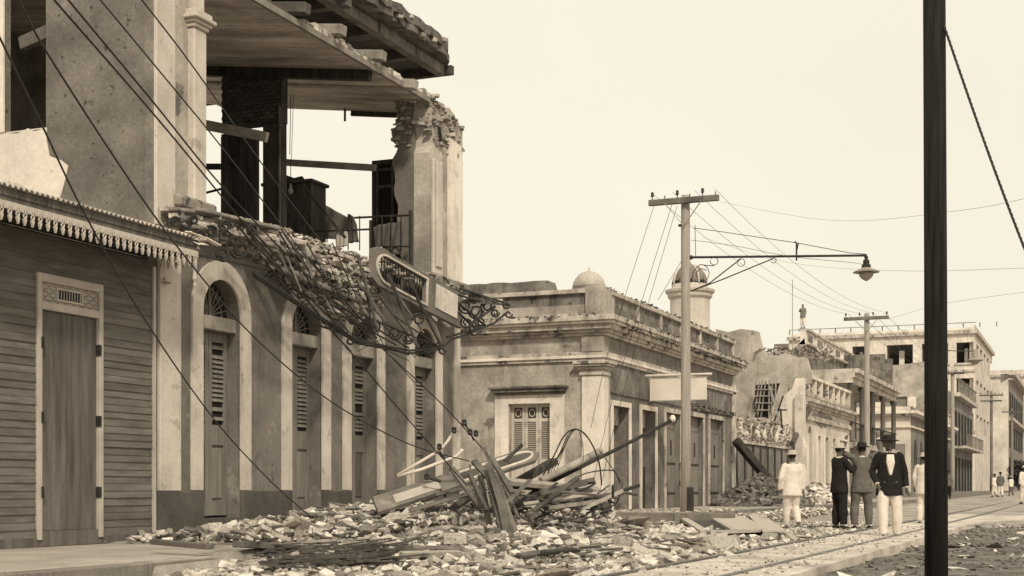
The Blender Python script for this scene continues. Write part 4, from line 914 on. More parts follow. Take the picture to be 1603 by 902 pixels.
MB().box(-12.5, FX+.1, CY0, CY1, 5.75, 6.0).box(-12.5, FX+.2, CY0, CY1, 6.001, 6.2).box(-12.5, FX+.38, CY0, CY1, 6.201, 6.4).build('entablature', M['cornice'], co)
colm = MB().lathe((0,0,0), [(.2,0),(.2,.12),(.14,.16),(.12,2.5),(.16,2.56),(.2,2.62),(.2,2.74)], 12).mesh('column', True); colm.materials.append(M['doorw'])
for yy in (66.3, 69.5, 73.0, 76.8, 81.1): inst(colm, 'column', co, (FX+.02, yy, 3.0))
for yy in [66.6+k*.35 for k in range(42)]: MB().box(FX+.1, FX+.13, yy, yy+.03, 3.0, 3.9).build('railing_bar', M['iron'], co)
MB().box(FX+.08, FX+.14, CY0, CY1, 3.9, 3.95).build('railing_top', M['iron'], co)
MB().box(-12.8, -12.3, CY0, 92 if False else CY1, 7.6, 7.7).build('parapet_base', M['cornice'], co)
y = CY0
while y < CY1-2:
    MB().box(-12.7, -12.45, y, y+2.2, 7.7, 8.25).build('parapet_panel', M['pale'], co); MB().box(-12.45, -12.4, y+.5, y+1.6, 7.8, 8.1).build('parapet_relief', M['parapet'], co); y += 2.6
MB().box(-12.8, -12.35, CY0, CY1, 8.251, 8.35).build('parapet_rail', M['cornice'], co)
for yy in (77.5, 80.5): MB().box(-12.6, -10.4, yy, yy+.5, 6.4, 8.1).build('chimney_stub', M['parapet'], co)
mb = MB()
for k in range(300): scatter(mb, (random.uniform(-14.5, -11.5), CY0+random.uniform(-.5, 3), 7.3+random.uniform(-.4, .2)), random.uniform(.08, .22), .7)
mb.build('roof_rubble', M['rubm'], co, kind='stuff')
# third corner block, seen through the columns and beyond
def zat(py, d): return H+(HY-py)*d/F
cn = thing('cornered_block', 'pale single-storey corner block with balustrade beyond the colonnade', 'building', (FX, 89, .5))
MB().box(-26, FX, 89, 89.4, 0, 5.9).build('front_wall', M['far'], cn); MB().box(FX-.4, FX, 89.41, 117, 0, 5.9).build('street_wall', M['farg'], cn)
def LB(p, a, b, name, m, back=0): MB().pZ([(-26,89-p),(FX+p,89-p),(FX+p,117),(FX-back,117),(FX-back,89+back),(-26,89+back)], a, b).build(name, m, cn)
LB(.15, 4.6, 4.7, 'cornice_band', M['pale']); LB(.3, 5.3, 5.45, 'cornice_band', M['cornice']); LB(.45, 5.451, 5.65, 'cornice_band', M['pale']); LB(.05, 6.5, 6.62, 'parapet_rail', M['cornice'], .2)
for k in range(9): MB().box(-26+k*1.93, -25.5+k*1.93, 88.98, 89.25, 5.9, 6.5).build('parapet_post', M['pale'], cn)
for k in range(14): MB().box(FX-.25, FX+.03, 89.3+k*2, 89.7+k*2, 5.9, 6.5).build('parapet_post', M['pale'], cn)
MB().box(-26, FX-.1, 89.1, 89.2, 5.9, 6.5).box(FX-.15, FX-.08, 89.2, 117, 5.9, 6.5).build('parapet_wall', M['farg'], cn)
for k in range(7): MB().box(-24.5+k*2.1, -23.3+k*2.1, 88.96, 88.999, .6, 3.6).build('door', M['doorl'], cn); MB().box(-25.1+k*2.1, -24.8+k*2.1, 88.93, 88.999, .6, 4.4).build('pilaster', M['pale'], cn)
for k in range(8):
    y = 91+k*3.2
    MB().pX([(y, .5), (y+1.2, .5), (y+1.2, 3.4), (y+.9, 3.8), (y+.6, 3.95), (y+.3, 3.8), (y, 3.4)], FX, FX+.04).build('door', M['darkw'], cn)
# ruined wall end behind
MB().pY(jag([Q(1375, 570, 92), Q(1400, 572, 92), Q(1450, 566, 92), Q(1452, 640, 92), Q(1375, 640, 92)], .25, .7), 92, 92.5).build('ruined_upper_wall', M['stain'], cn)
# two-storey house on the street beyond the post
tb = thing('balconied_house', 'two-storey house with a roof railing and street balcony below the white block', 'building', (FX, 121, .5))
MB().pY(jag([(-22, 0), (-22, 7.6), (-14, 7.9), (-11.6, 8.7), (FX-.3, 8.7), (FX-.3, 0)], .12, .8), 118, 118.5).build('side_wall', M['farg'], tb)
MB().box(FX-.6, FX, 118.2, 137, 0, 8.6).build('street_wall', M['farg'], tb)
MB().box(FX-.02, FX+1.0, 118.2, 137, 4.1, 4.3).build('balcony', M['cornice'], tb); MB().box(FX-.02, FX+.5, 118.2, 137, 8.3, 8.6).build('cornice', M['cornice'], tb)
for k in range(19): MB().box(FX+.93, FX+.98, 118.3+k, 118.4+k, 4.3, 5.2).build('railing_post', M['farg'], tb); MB().box(FX+.3, FX+.36, 118.3+k, 118.4+k, 8.6, 9.7).build('railing_post', M['farg'], tb)
MB().box(FX+.92, FX+.99, 118.2, 137, 5.2, 5.28).box(FX+.3, FX+.37, 118.2, 137, 9.7, 9.8).build('railing_top', M['farg'], tb)
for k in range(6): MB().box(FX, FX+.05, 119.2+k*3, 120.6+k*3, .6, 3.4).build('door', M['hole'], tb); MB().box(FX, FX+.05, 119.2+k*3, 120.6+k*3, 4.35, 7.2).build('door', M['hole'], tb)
# tall white block
wb = thing('white_block', 'tall white four-storey block with open square windows and a rooftop railing', 'building', (FX, 140, .5))
WYY = 139.6
def wz(py): return onY(1480, py, WYY).z
wins = []
for (r0, r1) in ((537, 569), (593, 622), (648, 676)):
    for (c0_, c1_) in ((1262, 1283), (1299, 1318), (1334, 1356), (1388, 1429), (1443, 1484), (1497, 1524)): wins.append((onY(c0_, 550, WYY).x, onY(c1_, 550, WYY).x, wz(r1), wz(r0)))
xs_ = sorted({q for w_ in wins for q in w_[:2]}); zs_ = sorted({q for w_ in wins for q in w_[2:]})
xs_ = [onY(1235, 550, WYY).x]+xs_+[FX]; zs_ = [0]+zs_+[wz(524)]
fm = MB()
for i in range(len(xs_)-1):
    for j in range(len(zs_)-1):
        if not (i % 2 == 1 and j % 2 == 1): fm.box(xs_[i], xs_[i+1], WYY, WYY+.5, zs_[j], zs_[j+1])
fm.build('front_wall', M['pale'], wb)
for a, b, c_, d_ in wins:
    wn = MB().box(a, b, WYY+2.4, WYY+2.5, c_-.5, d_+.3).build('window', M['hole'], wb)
    MB().box(a-.15, b+.15, WYY-.15, WYY-.01, c_-.18, c_-.02).build('sill', M['cornice'], wn)
    MB().box(a+(b-a)*.42, a+(b-a)*.62, WYY+1.2, WYY+1.3, c_, c_+(d_-c_)*.75).build('shutter', M['far'], wn)
MB().box(xs_[0]-.2, FX+.3, WYY-.3, WYY-.002, wz(524), wz(518)).box(xs_[0]-.2, FX+.1, WYY-.15, WYY-.002, wz(583), wz(580)).build('cornice', M['cornice'], wb)
MB().box(xs_[0], FX, WYY+.002, WYY+.4, wz(524)+.002, wz(514)).build('parapet', M['pale'], wb)
MB().box(xs_[0], FX+.1, WYY+.05, WYY+.12, wz(507), wz(506)).build('railing_top', M['farg'], wb)
for k in range(14): MB().box(xs_[0]+k*1.5, xs_[0]+k*1.5+.1, WYY+.02, WYY+.12, wz(514), wz(507)).build('railing_post', M['farg'], wb)
# street side
YE = onX(1553, 600, FX).y
sm = MB(); zT = wz(524); n = 5; L_ = (YE-WYY-.5)/n; zl = [0, wz(676), wz(648), wz(622), wz(593), wz(569), wz(537), zT]
for k in range(n):
    y_ = WYY+.5+k*L_; sm.box(FX-.5, FX, y_, y_+L_*.35, 0, zT)
    for j in range(0, 8, 2): sm.box(FX-.5, FX, y_+L_*.35, y_+L_, zl[j], zl[j+1] if j < 7 else zT)
sm.build('street_wall', M['far'], wb)
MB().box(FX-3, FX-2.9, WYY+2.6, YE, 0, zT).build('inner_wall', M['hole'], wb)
MB().box(FX-.1, FX+.3, WYY-.29, YE, zT+.001, wz(518)).box(FX-.1, FX, WYY+.4, YE, wz(518)+.001, wz(510)).build('cornice', M['cornice'], wb)
MB().box(-30, FX-.5, WYY+2.5, YE, zT-.4, zT).build('flat_roof', M['farg'], wb)
# far block and end of street
fb = thing('far_house', 'pale far house with an arched gable line right of the white block', 'building', (FX, 198, .6))
fbx = onY(1552, 600, 196).x
MB().pY([(fbx-8, 0), (fbx-8, 14), (fbx, 14.3), (onY(1566, 598, 196).x, onY(1566, 600, 196).z), (onY(1580, 598, 196).x, onY(1580, 592, 196).z), (onY(1588, 598, 196).x, onY(1588, 594, 196).z), (FX, onY(1588, 594, 196).z), (FX, 0)], 196, 197).build('front_wall', M['far'], fb)
MB().box(FX-1, FX, 197, 240, 0, 16).build('street_wall', M['farg'], fb)
for j in range(3):
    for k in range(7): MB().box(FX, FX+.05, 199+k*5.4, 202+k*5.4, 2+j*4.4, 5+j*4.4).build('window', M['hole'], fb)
MB().box(FX-1, FX+.8, 197, 240, 15.9, 16.5).box(FX-1, FX+.6, 197, 240, 9.9, 10.3).build('cornice', M['cornice'], fb)
fb2 = thing('street_end_house', 'long pale house closing the far end of the street', 'building', (-10, 260, .8))
x0_, x1_ = onY(1550, 600, 262).x, onY(1700, 600, 262).x
MB().box(x0_, x1_, 262, 270, 0, onY(1590, 579, 262).z).build('front_wall', M['far'], fb2)
MB().box(x0_, x1_, 261.6, 261.99, onY(1590, 590, 262).z, onY(1590, 586, 262).z).build('cornice', M['cornice'], fb2)
for k in range(8):
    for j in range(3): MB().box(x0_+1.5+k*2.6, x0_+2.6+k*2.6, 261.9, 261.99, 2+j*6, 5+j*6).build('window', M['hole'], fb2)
def tree(px, py0, py1, d, wpx, label):
    c0_ = dep(px, py1, d); t = thing('tree', label, 'tree', (c0_.x, c0_.y, .5)); top_ = dep(px, py0, d).z; r_ = wpx*d/F/2
    MB().tube([(c0_.x, c0_.y, .3), (c0_.x+.2, c0_.y, (top_+.5)*.55)], .3, 7, .12).build('trunk', M['darkw'], t)
    mb = MB(); cz_ = top_-(top_-.5)*.42; hz = (top_-.5)*.42
    for k in range(2600):
        v = Vector((random.gauss(0, 1), random.gauss(0, 1), random.gauss(0, 1))).normalized()*random.uniform(.5, 1.05)
        v = Vector((v.x*r_, v.y*r_, v.z*hz))*(1+.25*noise.noise(v*2)); s_ = random.uniform(.15, .4); c_ = Vector((c0_.x, c0_.y, cz_))+v
        a_ = Vector((random.uniform(-1,1), random.uniform(-1,1), random.uniform(-1,1)))*s_; b_ = Vector((random.uniform(-1,1), random.uniform(-1,1), random.uniform(-1,1)))*s_
        n_ = len(mb.v); mb.v += [tuple(c_), tuple(c_+a_), tuple(c_+b_)]; mb.f.append((n_, n_+1, n_+2))
    mb.build('crown', M['leaf'], t, kind='stuff')
tree(1596, 722, 766, 180, 34, 'dark leafy tree low at the far right end of the street')
# ------------------------------------------------------------------ people
CRE = bpy.data.textures.new('creases', 'CLOUDS'); CRE.noise_scale = .13; CRE.noise_depth = 2
def person(label, pos, h, yaw, pose, cl, vox=.014, far=False, name='person', group=None):
    """pose: dict of joints in a 1.72 m figure, x right, y forward, z up"""
    t = thing(name, label, 'person' if name == 'person' else 'statue', pos, group); t.rotation_euler = (0, 0, yaw); k = h/1.72; t.scale = (k, k, k)
    P = dict(pelvis=(0,0,.93), chest=(0,0,1.28), neck=(0,-.01,1.46), head=(0,.01,1.60),
             shL=(-.175,0,1.385), elL=(-.235,-.02,1.13), haL=(-.22,.06,.88), shR=(.175,0,1.385), elR=(.235,-.02,1.13), haR=(.22,.06,.88),
             hiL=(-.09,0,.90), knL=(-.10,.02,.49), anL=(-.105,-.02,.08), hiR=(.09,0,.90), knR=(.10,.02,.49), anR=(.105,-.02,.08))
    P.update(pose); P = {a: Vector(b) for a, b in P.items()}
    lerp = lambda a, b, u: P[a].lerp(P[b], u)
    def fin(mb, nm, m, v=vox, lab=None):
        o = mb.build(nm, m, None, smooth=True); o.parent = t; o.location = (0,0,0)
        r = o.modifiers.new('remesh', 'REMESH'); r.mode = 'VOXEL'; r.voxel_size = v; r.use_smooth_shade = True
        s = o.modifiers.new('smooth', 'SMOOTH'); s.factor = .5; s.iterations = 3
        if lab: o['label'] = lab
        if nm != 'body' and not far:
            dm = o.modifiers.new('creases', 'DISPLACE'); dm.texture = CRE; dm.strength = .02; dm.mid_level = .5; dm.texture_coords = 'LOCAL'
        return o
    def legs(mb, e, zmin=None):
        if e: e += .010
        for sd in 'LR':
            mb.loft([(lerp('pelvis','hi'+sd,.6)+Vector((0,0,.03)), .10+e, .11+e), (P['hi'+sd], .088+e*.5, .10+e*.6), (lerp('hi'+sd,'kn'+sd,.5), .072+e, .08+e), (P['kn'+sd], .055+e, .06+e), (lerp('kn'+sd,'an'+sd,.35), .052+e*1.2, .06+e*1.2), (P['an'+sd]+Vector((0,0,.02)), .036+e*.9, .042+e*.95)])
    def arms(mb, e, full=True):
        for sd in 'LR':
            end = P['ha'+sd]; w = lerp('el'+sd,'ha'+sd,.92 if full else 1)
            mb.loft([(lerp('chest','sh'+sd,.7)+Vector((0,0,.05)), .05+e, .06+e), (P['sh'+sd], .048+e, .05+e), (lerp('sh'+sd,'el'+sd,.5), .045+e, .048+e), (P['el'+sd], .04+e, .042+e), (lerp('el'+sd,'ha'+sd,.4), .036+e, .038+e), (w, .025+e*1.3, .025+e*1.3)], 8)
    b = MB(); c_, p_, n_, hd = P['chest'], P['pelvis'], P['neck'], P['head']
    def torso(mb, e, low=0, flare=0):
        a = [(p_+Vector((0,0,-.06-low)), .13+e+flare, .10+e+flare), (p_, .155+e+flare*.5, .11+e+flare*.4), (p_.lerp(c_,.4), .135+e, .10+e), (c_, .165+e, .115+e), (c_.lerp(n_,.55)+Vector((0,0,.0)), .16+e, .095+e), (c_.lerp(n_,.85), .09+e, .07+e)]
        mb.loft(a, 14)
    torso(b, 0); legs(b, 0); arms(b, 0, False)
    b.loft([(c_.lerp(n_,.7), .07, .06), (n_, .055, .058), (n_.lerp(hd,.5), .052, .056), (hd, .05, .055)], 10)
    b.loft([(hd+Vector((0,.01,-.115)), .025, .03), (hd+Vector((0,.01,-.095)), .048, .06), (hd+Vector((0,0,-.04)), .066, .082), (hd+Vector((0,-.005,.02)), .074, .094), (hd+Vector((0,-.01,.075)), .064, .084), (hd+Vector((0,-.01,.112)), .03, .04)], 12)
    if not far:
        b.loft([(hd+Vector((0,.085,.01)), .009, .01), (hd+Vector((0,.105,-.03)), .015, .014), (hd+Vector((0,.088,-.038)), .012, .01)], 6)
        for s in (-1, 1): b.loft([(hd+Vector((s*.07,-.005,-.03)), .008, .016), (hd+Vector((s*.08,-.01,.0)), .012, .024), (hd+Vector((s*.072,-.01,.025)), .008, .014)], 6)
    for sd in 'LR':
        w = P['ha'+sd]; d = (w-P['el'+sd]).normalized(); s = -1 if sd == 'L' else 1
        sx = Vector((0,1,0)); sx = (sx-d*sx.dot(d)); sx = sx.normalized() if sx.length > .2 else Vector((1,0,0)); nn = d.cross(sx).normalized()
        b.loft([(w-d*.01, .022, .022), (w+d*.03, .03, .026), (w+d*.085, .034, .026)], 8)
        if not far:
            for q in range(4):
                o_ = sx*(.030-.02*q); ln = (.062, .072, .068, .052)[q]; a0 = w+d*.075+o_
                b.tube([a0, a0+d*ln*.5+nn*s*.008, a0+d*ln*.8-nn*s*-.022, a0+d*ln-nn*s*-.036], .0095, 6, .0075)
            a0 = w+d*.02+sx*.03; b.tube([a0, a0+d*.03+sx*.022, a0+d*.06+sx*.026+nn*s*.012], .0115, 6, .009)
    fin(b, 'body', M['skin'], vox*.62 if not far else vox)
    tr = MB(); legs(tr, .022); tr.loft([(p_+Vector((0,0,-.08)), .14, .115), (p_+Vector((0,0,.02)), .165, .125), (p_+Vector((0,0,.10)), .15, .115)], 14)
    fin(tr, 'trousers', M[cl['trousers']])
    jk = MB(); torso(jk, .028, .10, .035); arms(jk, .02)
    if 'coat' in cl: jk.loft([(p_+Vector((0,0,-.2)), .225, .165), (p_+Vector((0,0,-.1)), .215, .16), (p_, .195, .145), (c_, .18, .13)], 14)
    jo = fin(jk, 'jacket', M[cl['jacket']])
    if not far:
        for sd in 'LR':                               # cuffs
            w = lerp('el'+sd,'ha'+sd,.94); d = (P['ha'+sd]-P['el'+sd]).normalized()
            cf = MB().tube([w-d*.03, w+d*.015], .037, 10); o = cf.build('shirt_cuff', M['white'], None, smooth=True); o.parent = t; o.location = (0,0,0)
        co_ = MB().loft([(n_+Vector((0,-.005,-.03)), .066, .068), (n_+Vector((0,-.005,.0)), .06, .062)], 12); o = co_.build('collar', M[cl.get('collar', 'white')], None, smooth=True); o.parent = t; o.location = (0,0,0)
        hr = MB().loft([(hd+Vector((0,-.045,-.06)), .045, .035), (hd+Vector((0,-.03,-.02)), .07, .068), (hd+Vector((0,-.02,.05)), .074, .082), (hd+Vector((0,-.015,.112)), .04, .05)], 12); o = hr.build('hair', M['hair'], None, smooth=True); o.parent = t; o.location = (0,0,0)
        for s in (-1, 1):
            o = MB().lathe(hd+Vector((s*.03,.079,.01)), [(.003,-.007),(.01,-.003),(.01,.003),(.003,.007)], 8).build('eye', M['hair'], None, smooth=True); o.parent = t; o.location = (0,0,0)
        o = MB().loft([(hd+Vector((-.024,.075,-.068)), .004, .004), (hd+Vector((0,.084,-.07)), .006, .006), (hd+Vector((.024,.075,-.068)), .004, .004)], 6).build('mouth', M['hair'], None, smooth=True); o.parent = t; o.location = (0,0,0)
    if 'front' in cl:                                 # open jacket: shirt front and tie
        sf = MB().add([c_+Vector((-.055,.12,.13)), c_+Vector((.055,.12,.13)), c_+Vector((.06,.162,-.0)), c_+Vector((.012,.162,-.20)), c_+Vector((-.012,.162,-.20)), c_+Vector((-.06,.162,-.0)),
                       c_+Vector((-.055,.05,.13)), c_+Vector((.055,.05,.13)), c_+Vector((.10,.05,-.02)), c_+Vector((.045,.05,-.26)), c_+Vector((-.045,.05,-.26)), c_+Vector((-.10,.05,-.02))],
                      [(0,1,2,3,4,5),(6,11,10,9,8,7)]+[(i,(i+1)%6,(i+1)%6+6,i+6) for i in range(6)])
        o = sf.build('shirt_front', M['white'], None); o.parent = t; o.location = (0,0,0)
    for sd in 'LR':
        an = P['an'+sd]; o = MB().loft([(an+Vector((0,-.075,-.03)), .03, .035), (an+Vector((0,-.03,-.035)), .042, .045), (an+Vector((0,.06,-.048)), .046, .034), (an+Vector((0,.14,-.056)), .042, .026), (an+Vector((0,.185,-.06)), .02, .016)], 10).build('shoe', M[cl.get('shoe', 'shoe')], None, smooth=True); o.parent = t; o.location = (0,0,0)
    if 'hat' in cl:
        hc = hd+Vector((0,-.012,.05)); br = cl.get('brim', .15)
        br *= 1.12; ht = MB().lathe(hc, [(br,-.018),(br*1.01,-.008),(.108,.008),(.104,.03),(.095,.07),(.07,.084),(.03,.08)], 20, .92).build('hat', M[cl['hat']], None, smooth=True); ht.parent = t; ht.location = (0,0,0); ht.rotation_euler = (0, 0, 0)
        if cl['hat'] == 'straw' and not far:
            bn = MB().lathe(hc, [(.103,.008),(.102,.034)], 20, .92).build('hat_band', M['felt'], None, smooth=True); bn.parent = t; bn.location = (0,0,0)
    return t
def foot(px, py, z): v = onZ(px, py, z); return v
camdir = YAW
pos = foot(1240, 829, .02)
person('man in a loose white suit and dark-banded hat walking away beside the fallen beam', foot(1240, 829, .02), 1.60, YAW+.1,
       dict(haL=(-.27,.05,.86), elL=(-.26,-.04,1.12), haR=(.25,.0,.86), knL=(-.09,.10,.50), anL=(-.09,.12,.09), knR=(.09,.06,.5), anR=(.10,-.14,.12)),
       dict(trousers='white', jacket='white', hat='straw', brim=.16, coat=1, shoe='suit', collar='white'))
person('man in a black suit and pale cap, leftmost of the standing group', foot(1314, 829, .02), 1.74, YAW-1.2,
       dict(elR=(.25,.12,1.17), haR=(.12,.32,1.30), elL=(-.24,.06,1.14), haL=(-.14,.26,1.22), anL=(-.07,-.05,.08), anR=(.10,.03,.08)),
       dict(trousers='black', jacket='black', hat='straw', brim=.14, coat=1))
person('man in a creased grey suit with both arms raised to his hat, back turned', foot(1349, 829, .02), 1.76, YAW-.08,
       dict(shL=(-.19,0,1.43), elL=(-.39,.08,1.54), haL=(-.30,.12,1.78), shR=(.19,0,1.43), elR=(.39,.08,1.54), haR=(.34,.14,1.82), anL=(-.15,-.02,.08), knL=(-.13,.03,.49), anR=(.15,.02,.08), knR=(.13,.04,.49)),
       dict(trousers='suit', jacket='suit', hat='felt', brim=.16, coat=1))
person('man facing the camera in a dark open jacket, white shirt and white trousers', foot(1392, 846, .0), 1.72, YAW+math.pi-.1,
       dict(elR=(.27,-.06,1.13), haR=(.20,.08,.92), elL=(-.25,-.02,1.12), haL=(-.27,.05,.86), anL=(-.13,-.03,.08), knL=(-.12,.03,.49), anR=(.11,.10,.08), knR=(.12,.08,.49), head=(.02,.02,1.60)),
       dict(trousers='white', jacket='black', hat='felt', brim=.175, front=1, coat=1))
person('figure in a long white coat half hidden behind the black post', foot(1447, 822, .03), 1.62, YAW-.6, dict(), dict(trousers='white', jacket='white', hat='straw', coat=1))
person('man in dark clothes just past the black post, far down the sidewalk', (dep(1484, 765, 80).x, dep(1484, 765, 80).y, .24), 1.65, YAW-.3, dict(), dict(trousers='black', jacket='suit', hat='felt'), .03, True)
for lab, px, d_, hh, cl_ in (('person in white clothes, left of the pair at the street end', 1557, 95, 1.55, dict(trousers='white', jacket='white', hat='felt')),
    ('person in striped dark and white clothes, right of the pair at the street end', 1566, 92, 1.66, dict(trousers='white', jacket='suit', hat='felt')),
    ('stooped figure in white with a round pale hat walking alone down the street', 1583, 104, 1.45, dict(trousers='suit', jacket='white', hat='straw', brim=.16)),
    ('figure in white cut off by the right edge of the frame', 1604, 62, 1.7, dict(trousers='white', jacket='white', hat='straw'))):
    v = dep(px, 765, d_); person(lab, (v.x, v.y, g(v.y)+.0), hh, YAW+random.uniform(-.6, .6), dict(knL=(-.09,.10,.50), anL=(-.09,.12,.09), anR=(.10,-.14,.12)), cl_, .028, True)
v = onY(1254, 522, 66.2)
person('pale stone statue of a draped figure standing on the parapet corner', (-12.6, 66.1, 8.36), 1.15, YAW+2.4, dict(elR=(.22,.10,1.2), haR=(.05,.22,1.3)), dict(trousers='pale', jacket='farg', coat=1), .03, True, 'statue')
tag(MB().tube([(-13.1, 66.2, 7.3), (-13.1, 66.2, 10.7)], .02, 5).build('flagpole', M['pole']), 'thin bare rod rising behind the statue', 'flagpole')
# ------------------------------------------------------------------ rubble heap
def hm(x, y):
    h = .42*math.exp(-((x+8.6)/2.0)**2-((y-18.6)/3.6)**2)+.22*math.exp(-((x+10.3)/1.3)**2-((y-18.5)/4.2)**2)+.16*math.exp(-((x+6.4)/1.9)**2-((y-17)/6.5)**2)
    h += .10*math.exp(-((x+6.6)/1.5)**2-((y-13.0)/3.0)**2)
    h += .10*noise.noise(Vector((x*1.1, y*1.1, 3)))*min(1, h*5)+.05*noise.noise(Vector((x*3, y*3, 1)))*min(1, h*6)
    base = .215 if (x < -7.5 and y < 24.5) else 0
    return max(base*.0+h, 0), base
def hz_(x, y): h, b = hm(x, y); return max(h, 0)+(b*max(0, 1-h*1.5) if b else g(y))
mb = MB(); nxg, nyg = 64, 90
for j in range(nyg+1):
    for i in range(nxg+1):
        x = FX-.05+7.2*i/nxg; y = 9.2+20*j/nyg; h, b = hm(x, y)
        mb.v.append((x, y, hz_(x, y)-.035 if h > .05 else -.25))
for j in range(nyg):
    for i in range(nxg): a = j*(nxg+1)+i; mb.f.append((a, a+1, a+nxg+2, a+nxg+1))
mb.build('rubble_mound', M['mound'], smooth=True, kind='stuff')
for me in lump: me.materials.append(M['rub'])
def dens(x, y):
    h, b = hm(x, y); d = min(1, h*7)
    if x > -8: d = max(d, 1.2*max(0, 1-abs(x+5.8)/2.4)*max(0, 1-max(0, y-21)/5))
    if x < -7.5 and y < 15.2: d *= max(0, (y-12.8)/1.4)
    if y < 12.5 and x < -6.9: d *= max(0, (x+7.5)/.6)
    if x > -4.15: d *= max(0, 1-(x+4.15)/.25)
    return d
n = 0
while n < 290:                                         # the largest pieces: each a thing of its own
    x = random.uniform(-10.1, -4.0); y = random.uniform(10.5, 23.5)
    if random.random() > dens(x, y): continue
    s_ = random.uniform(.10, .25)*(1.5 if random.random() < .1 else 1)
    if x < -7.4 and y < 16: s_ *= .8
    o = inst(random.choice(lump), 'rubble_stone', None, (x, y, hz_(x, y)+.03), (random.uniform(-.5, .5), random.uniform(-.5, .5), random.uniform(0, 6.28)), (s_*random.uniform(.8, 1.3), s_, s_*random.uniform(.6, 1.05)) if n % 6 else (s_*1.9, s_*1.4, s_*.28))
    tag(o, 'pale broken masonry lump lying loose in the rubble heap', 'rubble', 'masonry lumps of the street rubble heap'); n += 1
n = 0
bm2 = []
for q in range(6):
    bx = MB().box(-.13, .13, -.06, .06, -.028, .028); bx.v = [tuple(c_+random.uniform(-.014, .014) for c_ in v) for v in bx.v]
    me = bx.mesh('loose_brick'); me.materials.append(M['rub']); bm2.append(me)
while n < 240:
    x = random.uniform(-10.1, -3.9); y = random.uniform(10.5, 24.5)
    if random.random() > dens(x, y): continue
    o = inst(random.choice(bm2), 'loose_brick', None, (x, y, hz_(x, y)+.035), (random.uniform(-.45, .45), random.uniform(-.45, .45), random.uniform(0, 6.28)), random.uniform(.75, 1.1))
    tag(o, 'whole or half pale brick lying loose on the rubble heap', 'brick', 'loose bricks of the street rubble heap'); n += 1
mb = MB(); n = 0
while n < 26000:
    x = random.uniform(-10.35, -3.9); y = random.uniform(9.8, 29)
    if random.random() > dens(x, y): continue
    s_ = random.choice((.02, .03, .04, .05, .07, .10, .13))*random.uniform(.8, 1.25); scatter(mb, (x, y, hz_(x, y)+random.uniform(-.02, .03)), s_, random.uniform(.35, .9), 1.0); n += 1
mb.build('small_rubble', M['rubs'], kind='stuff')
mb = MB(); n = 0
while n < 4200:
    x = random.uniform(-10.2, -5); y = random.uniform(11.5, 22.5)
    if noise.noise(Vector((x*.9, y*.6, 9))) < -.02: continue
    if random.random() > dens(x, y): continue
    scatter(mb, (x, y, hz_(x, y)+random.uniform(0, .04)), random.uniform(.04, .14), random.uniform(.3, .7)); n += 1
mb.build('dark_rubble', M['rubd'], kind='stuff')
mb = MB()
for k in range(2600):                                  # thin spill over the street and sidewalk corner
    x = random.gauss(-6, 2.2); y = random.uniform(20, 34)
    if x > -4.1: continue
    z = .34 if (x < -7.82 and y > 29.05) else (.22 if x < -7.5 and y < 24.5 else g(y)+.0)
    scatter(mb, (x, y, z+.01), random.uniform(.02, .09), .5)
for k in range(900): scatter(mb, (random.uniform(-3.9, -2.6), random.uniform(10, 30), .08), random.uniform(.01, .045), .5)
for k in range(1500):
    y = random.uniform(29.3, 42); scatter(mb, (-7.75+random.gauss(0, .35), y, g(y)+.02+random.random()*.18), random.uniform(.04, .16), .6)
for k in range(500): scatter(mb, (random.uniform(-16, -8), 28.9+random.gauss(0, .3), .12), random.uniform(.04, .14), .6)
mb.build('scattered_crumbs', M['rubs'], kind='stuff')
br_ = MB(); n = 0
while n < 420:                                         # splinters strewn through the heap
    x = random.uniform(-10, -4.2); y = random.uniform(11, 24)
    if random.random() > dens(x, y): continue
    n += 1; a = random.uniform(0, 6.28); L_ = random.uniform(.12, .7); c_ = Vector((x, y, hz_(x, y)+.05)); v = Vector((math.cos(a), math.sin(a), random.uniform(-.2, .3)))*L_/2
    br_.beam(c_-v, c_+v, random.uniform(.012, .05), random.uniform(.01, .03), twist=random.random())
br_.build('strewn_splinters', M['beamw'], kind='stuff')
# litter on the dark earth at right
mb = MB()
for k in range(420):
    x = random.uniform(-2.3, 4); y = random.uniform(10, 34); scatter(mb, (x, y, .035), random.choice((.04, .08, .16, .3))*random.uniform(.6, 1), .15)
mb.build('plaster_litter', M['rubs'], kind='stuff')
mb = MB()
for k in range(5000):
    x = random.uniform(-2.35, 4.5); y = random.uniform(9.5, 35); scatter(mb, (x, y, .03), random.uniform(.02, .07), .5)
mb.build('earth_clods', M['rubd'], kind='stuff')
# piles in front of the collapsed building
def pile(cx, cy, rx_, ry_, h_, m, n, name, size):
    mb = MB()
    for k in range(n):
        a = random.uniform(0, 6.28); r_ = math.sqrt(random.random()); x = cx+rx_*r_*math.cos(a); y = cy+ry_*r_*math.sin(a); z = g(y)+h_*(1-r_**1.5)*(1+.3*noise.noise(Vector((x, y, 0))))
        scatter(mb, (x, y, z), random.uniform(.5, 1.3)*size, .6)
    for q in range(5):
        mb.lathe((cx, cy, g(cy)-.05), [(1, 0), (.6, .5), (.2, .9), (.02, 1.0)], 14) if False else None
    return mb.build(name, m, kind='stuff')
v = onZ(1190, 800, .2); pile(-9.2, 42, 1.6, 3.4, 1.0, M['rubd'], 1500, 'dark_rubble_pile', .28)
pile(-9.0, 49, 1.6, 4.5, .85, M['rubs'], 1500, 'pale_rubble_pile', .3); pile(-9.3, 58, 1.0, 6, .35, M['rubs'], 700, 'pale_rubble_pile', .25)
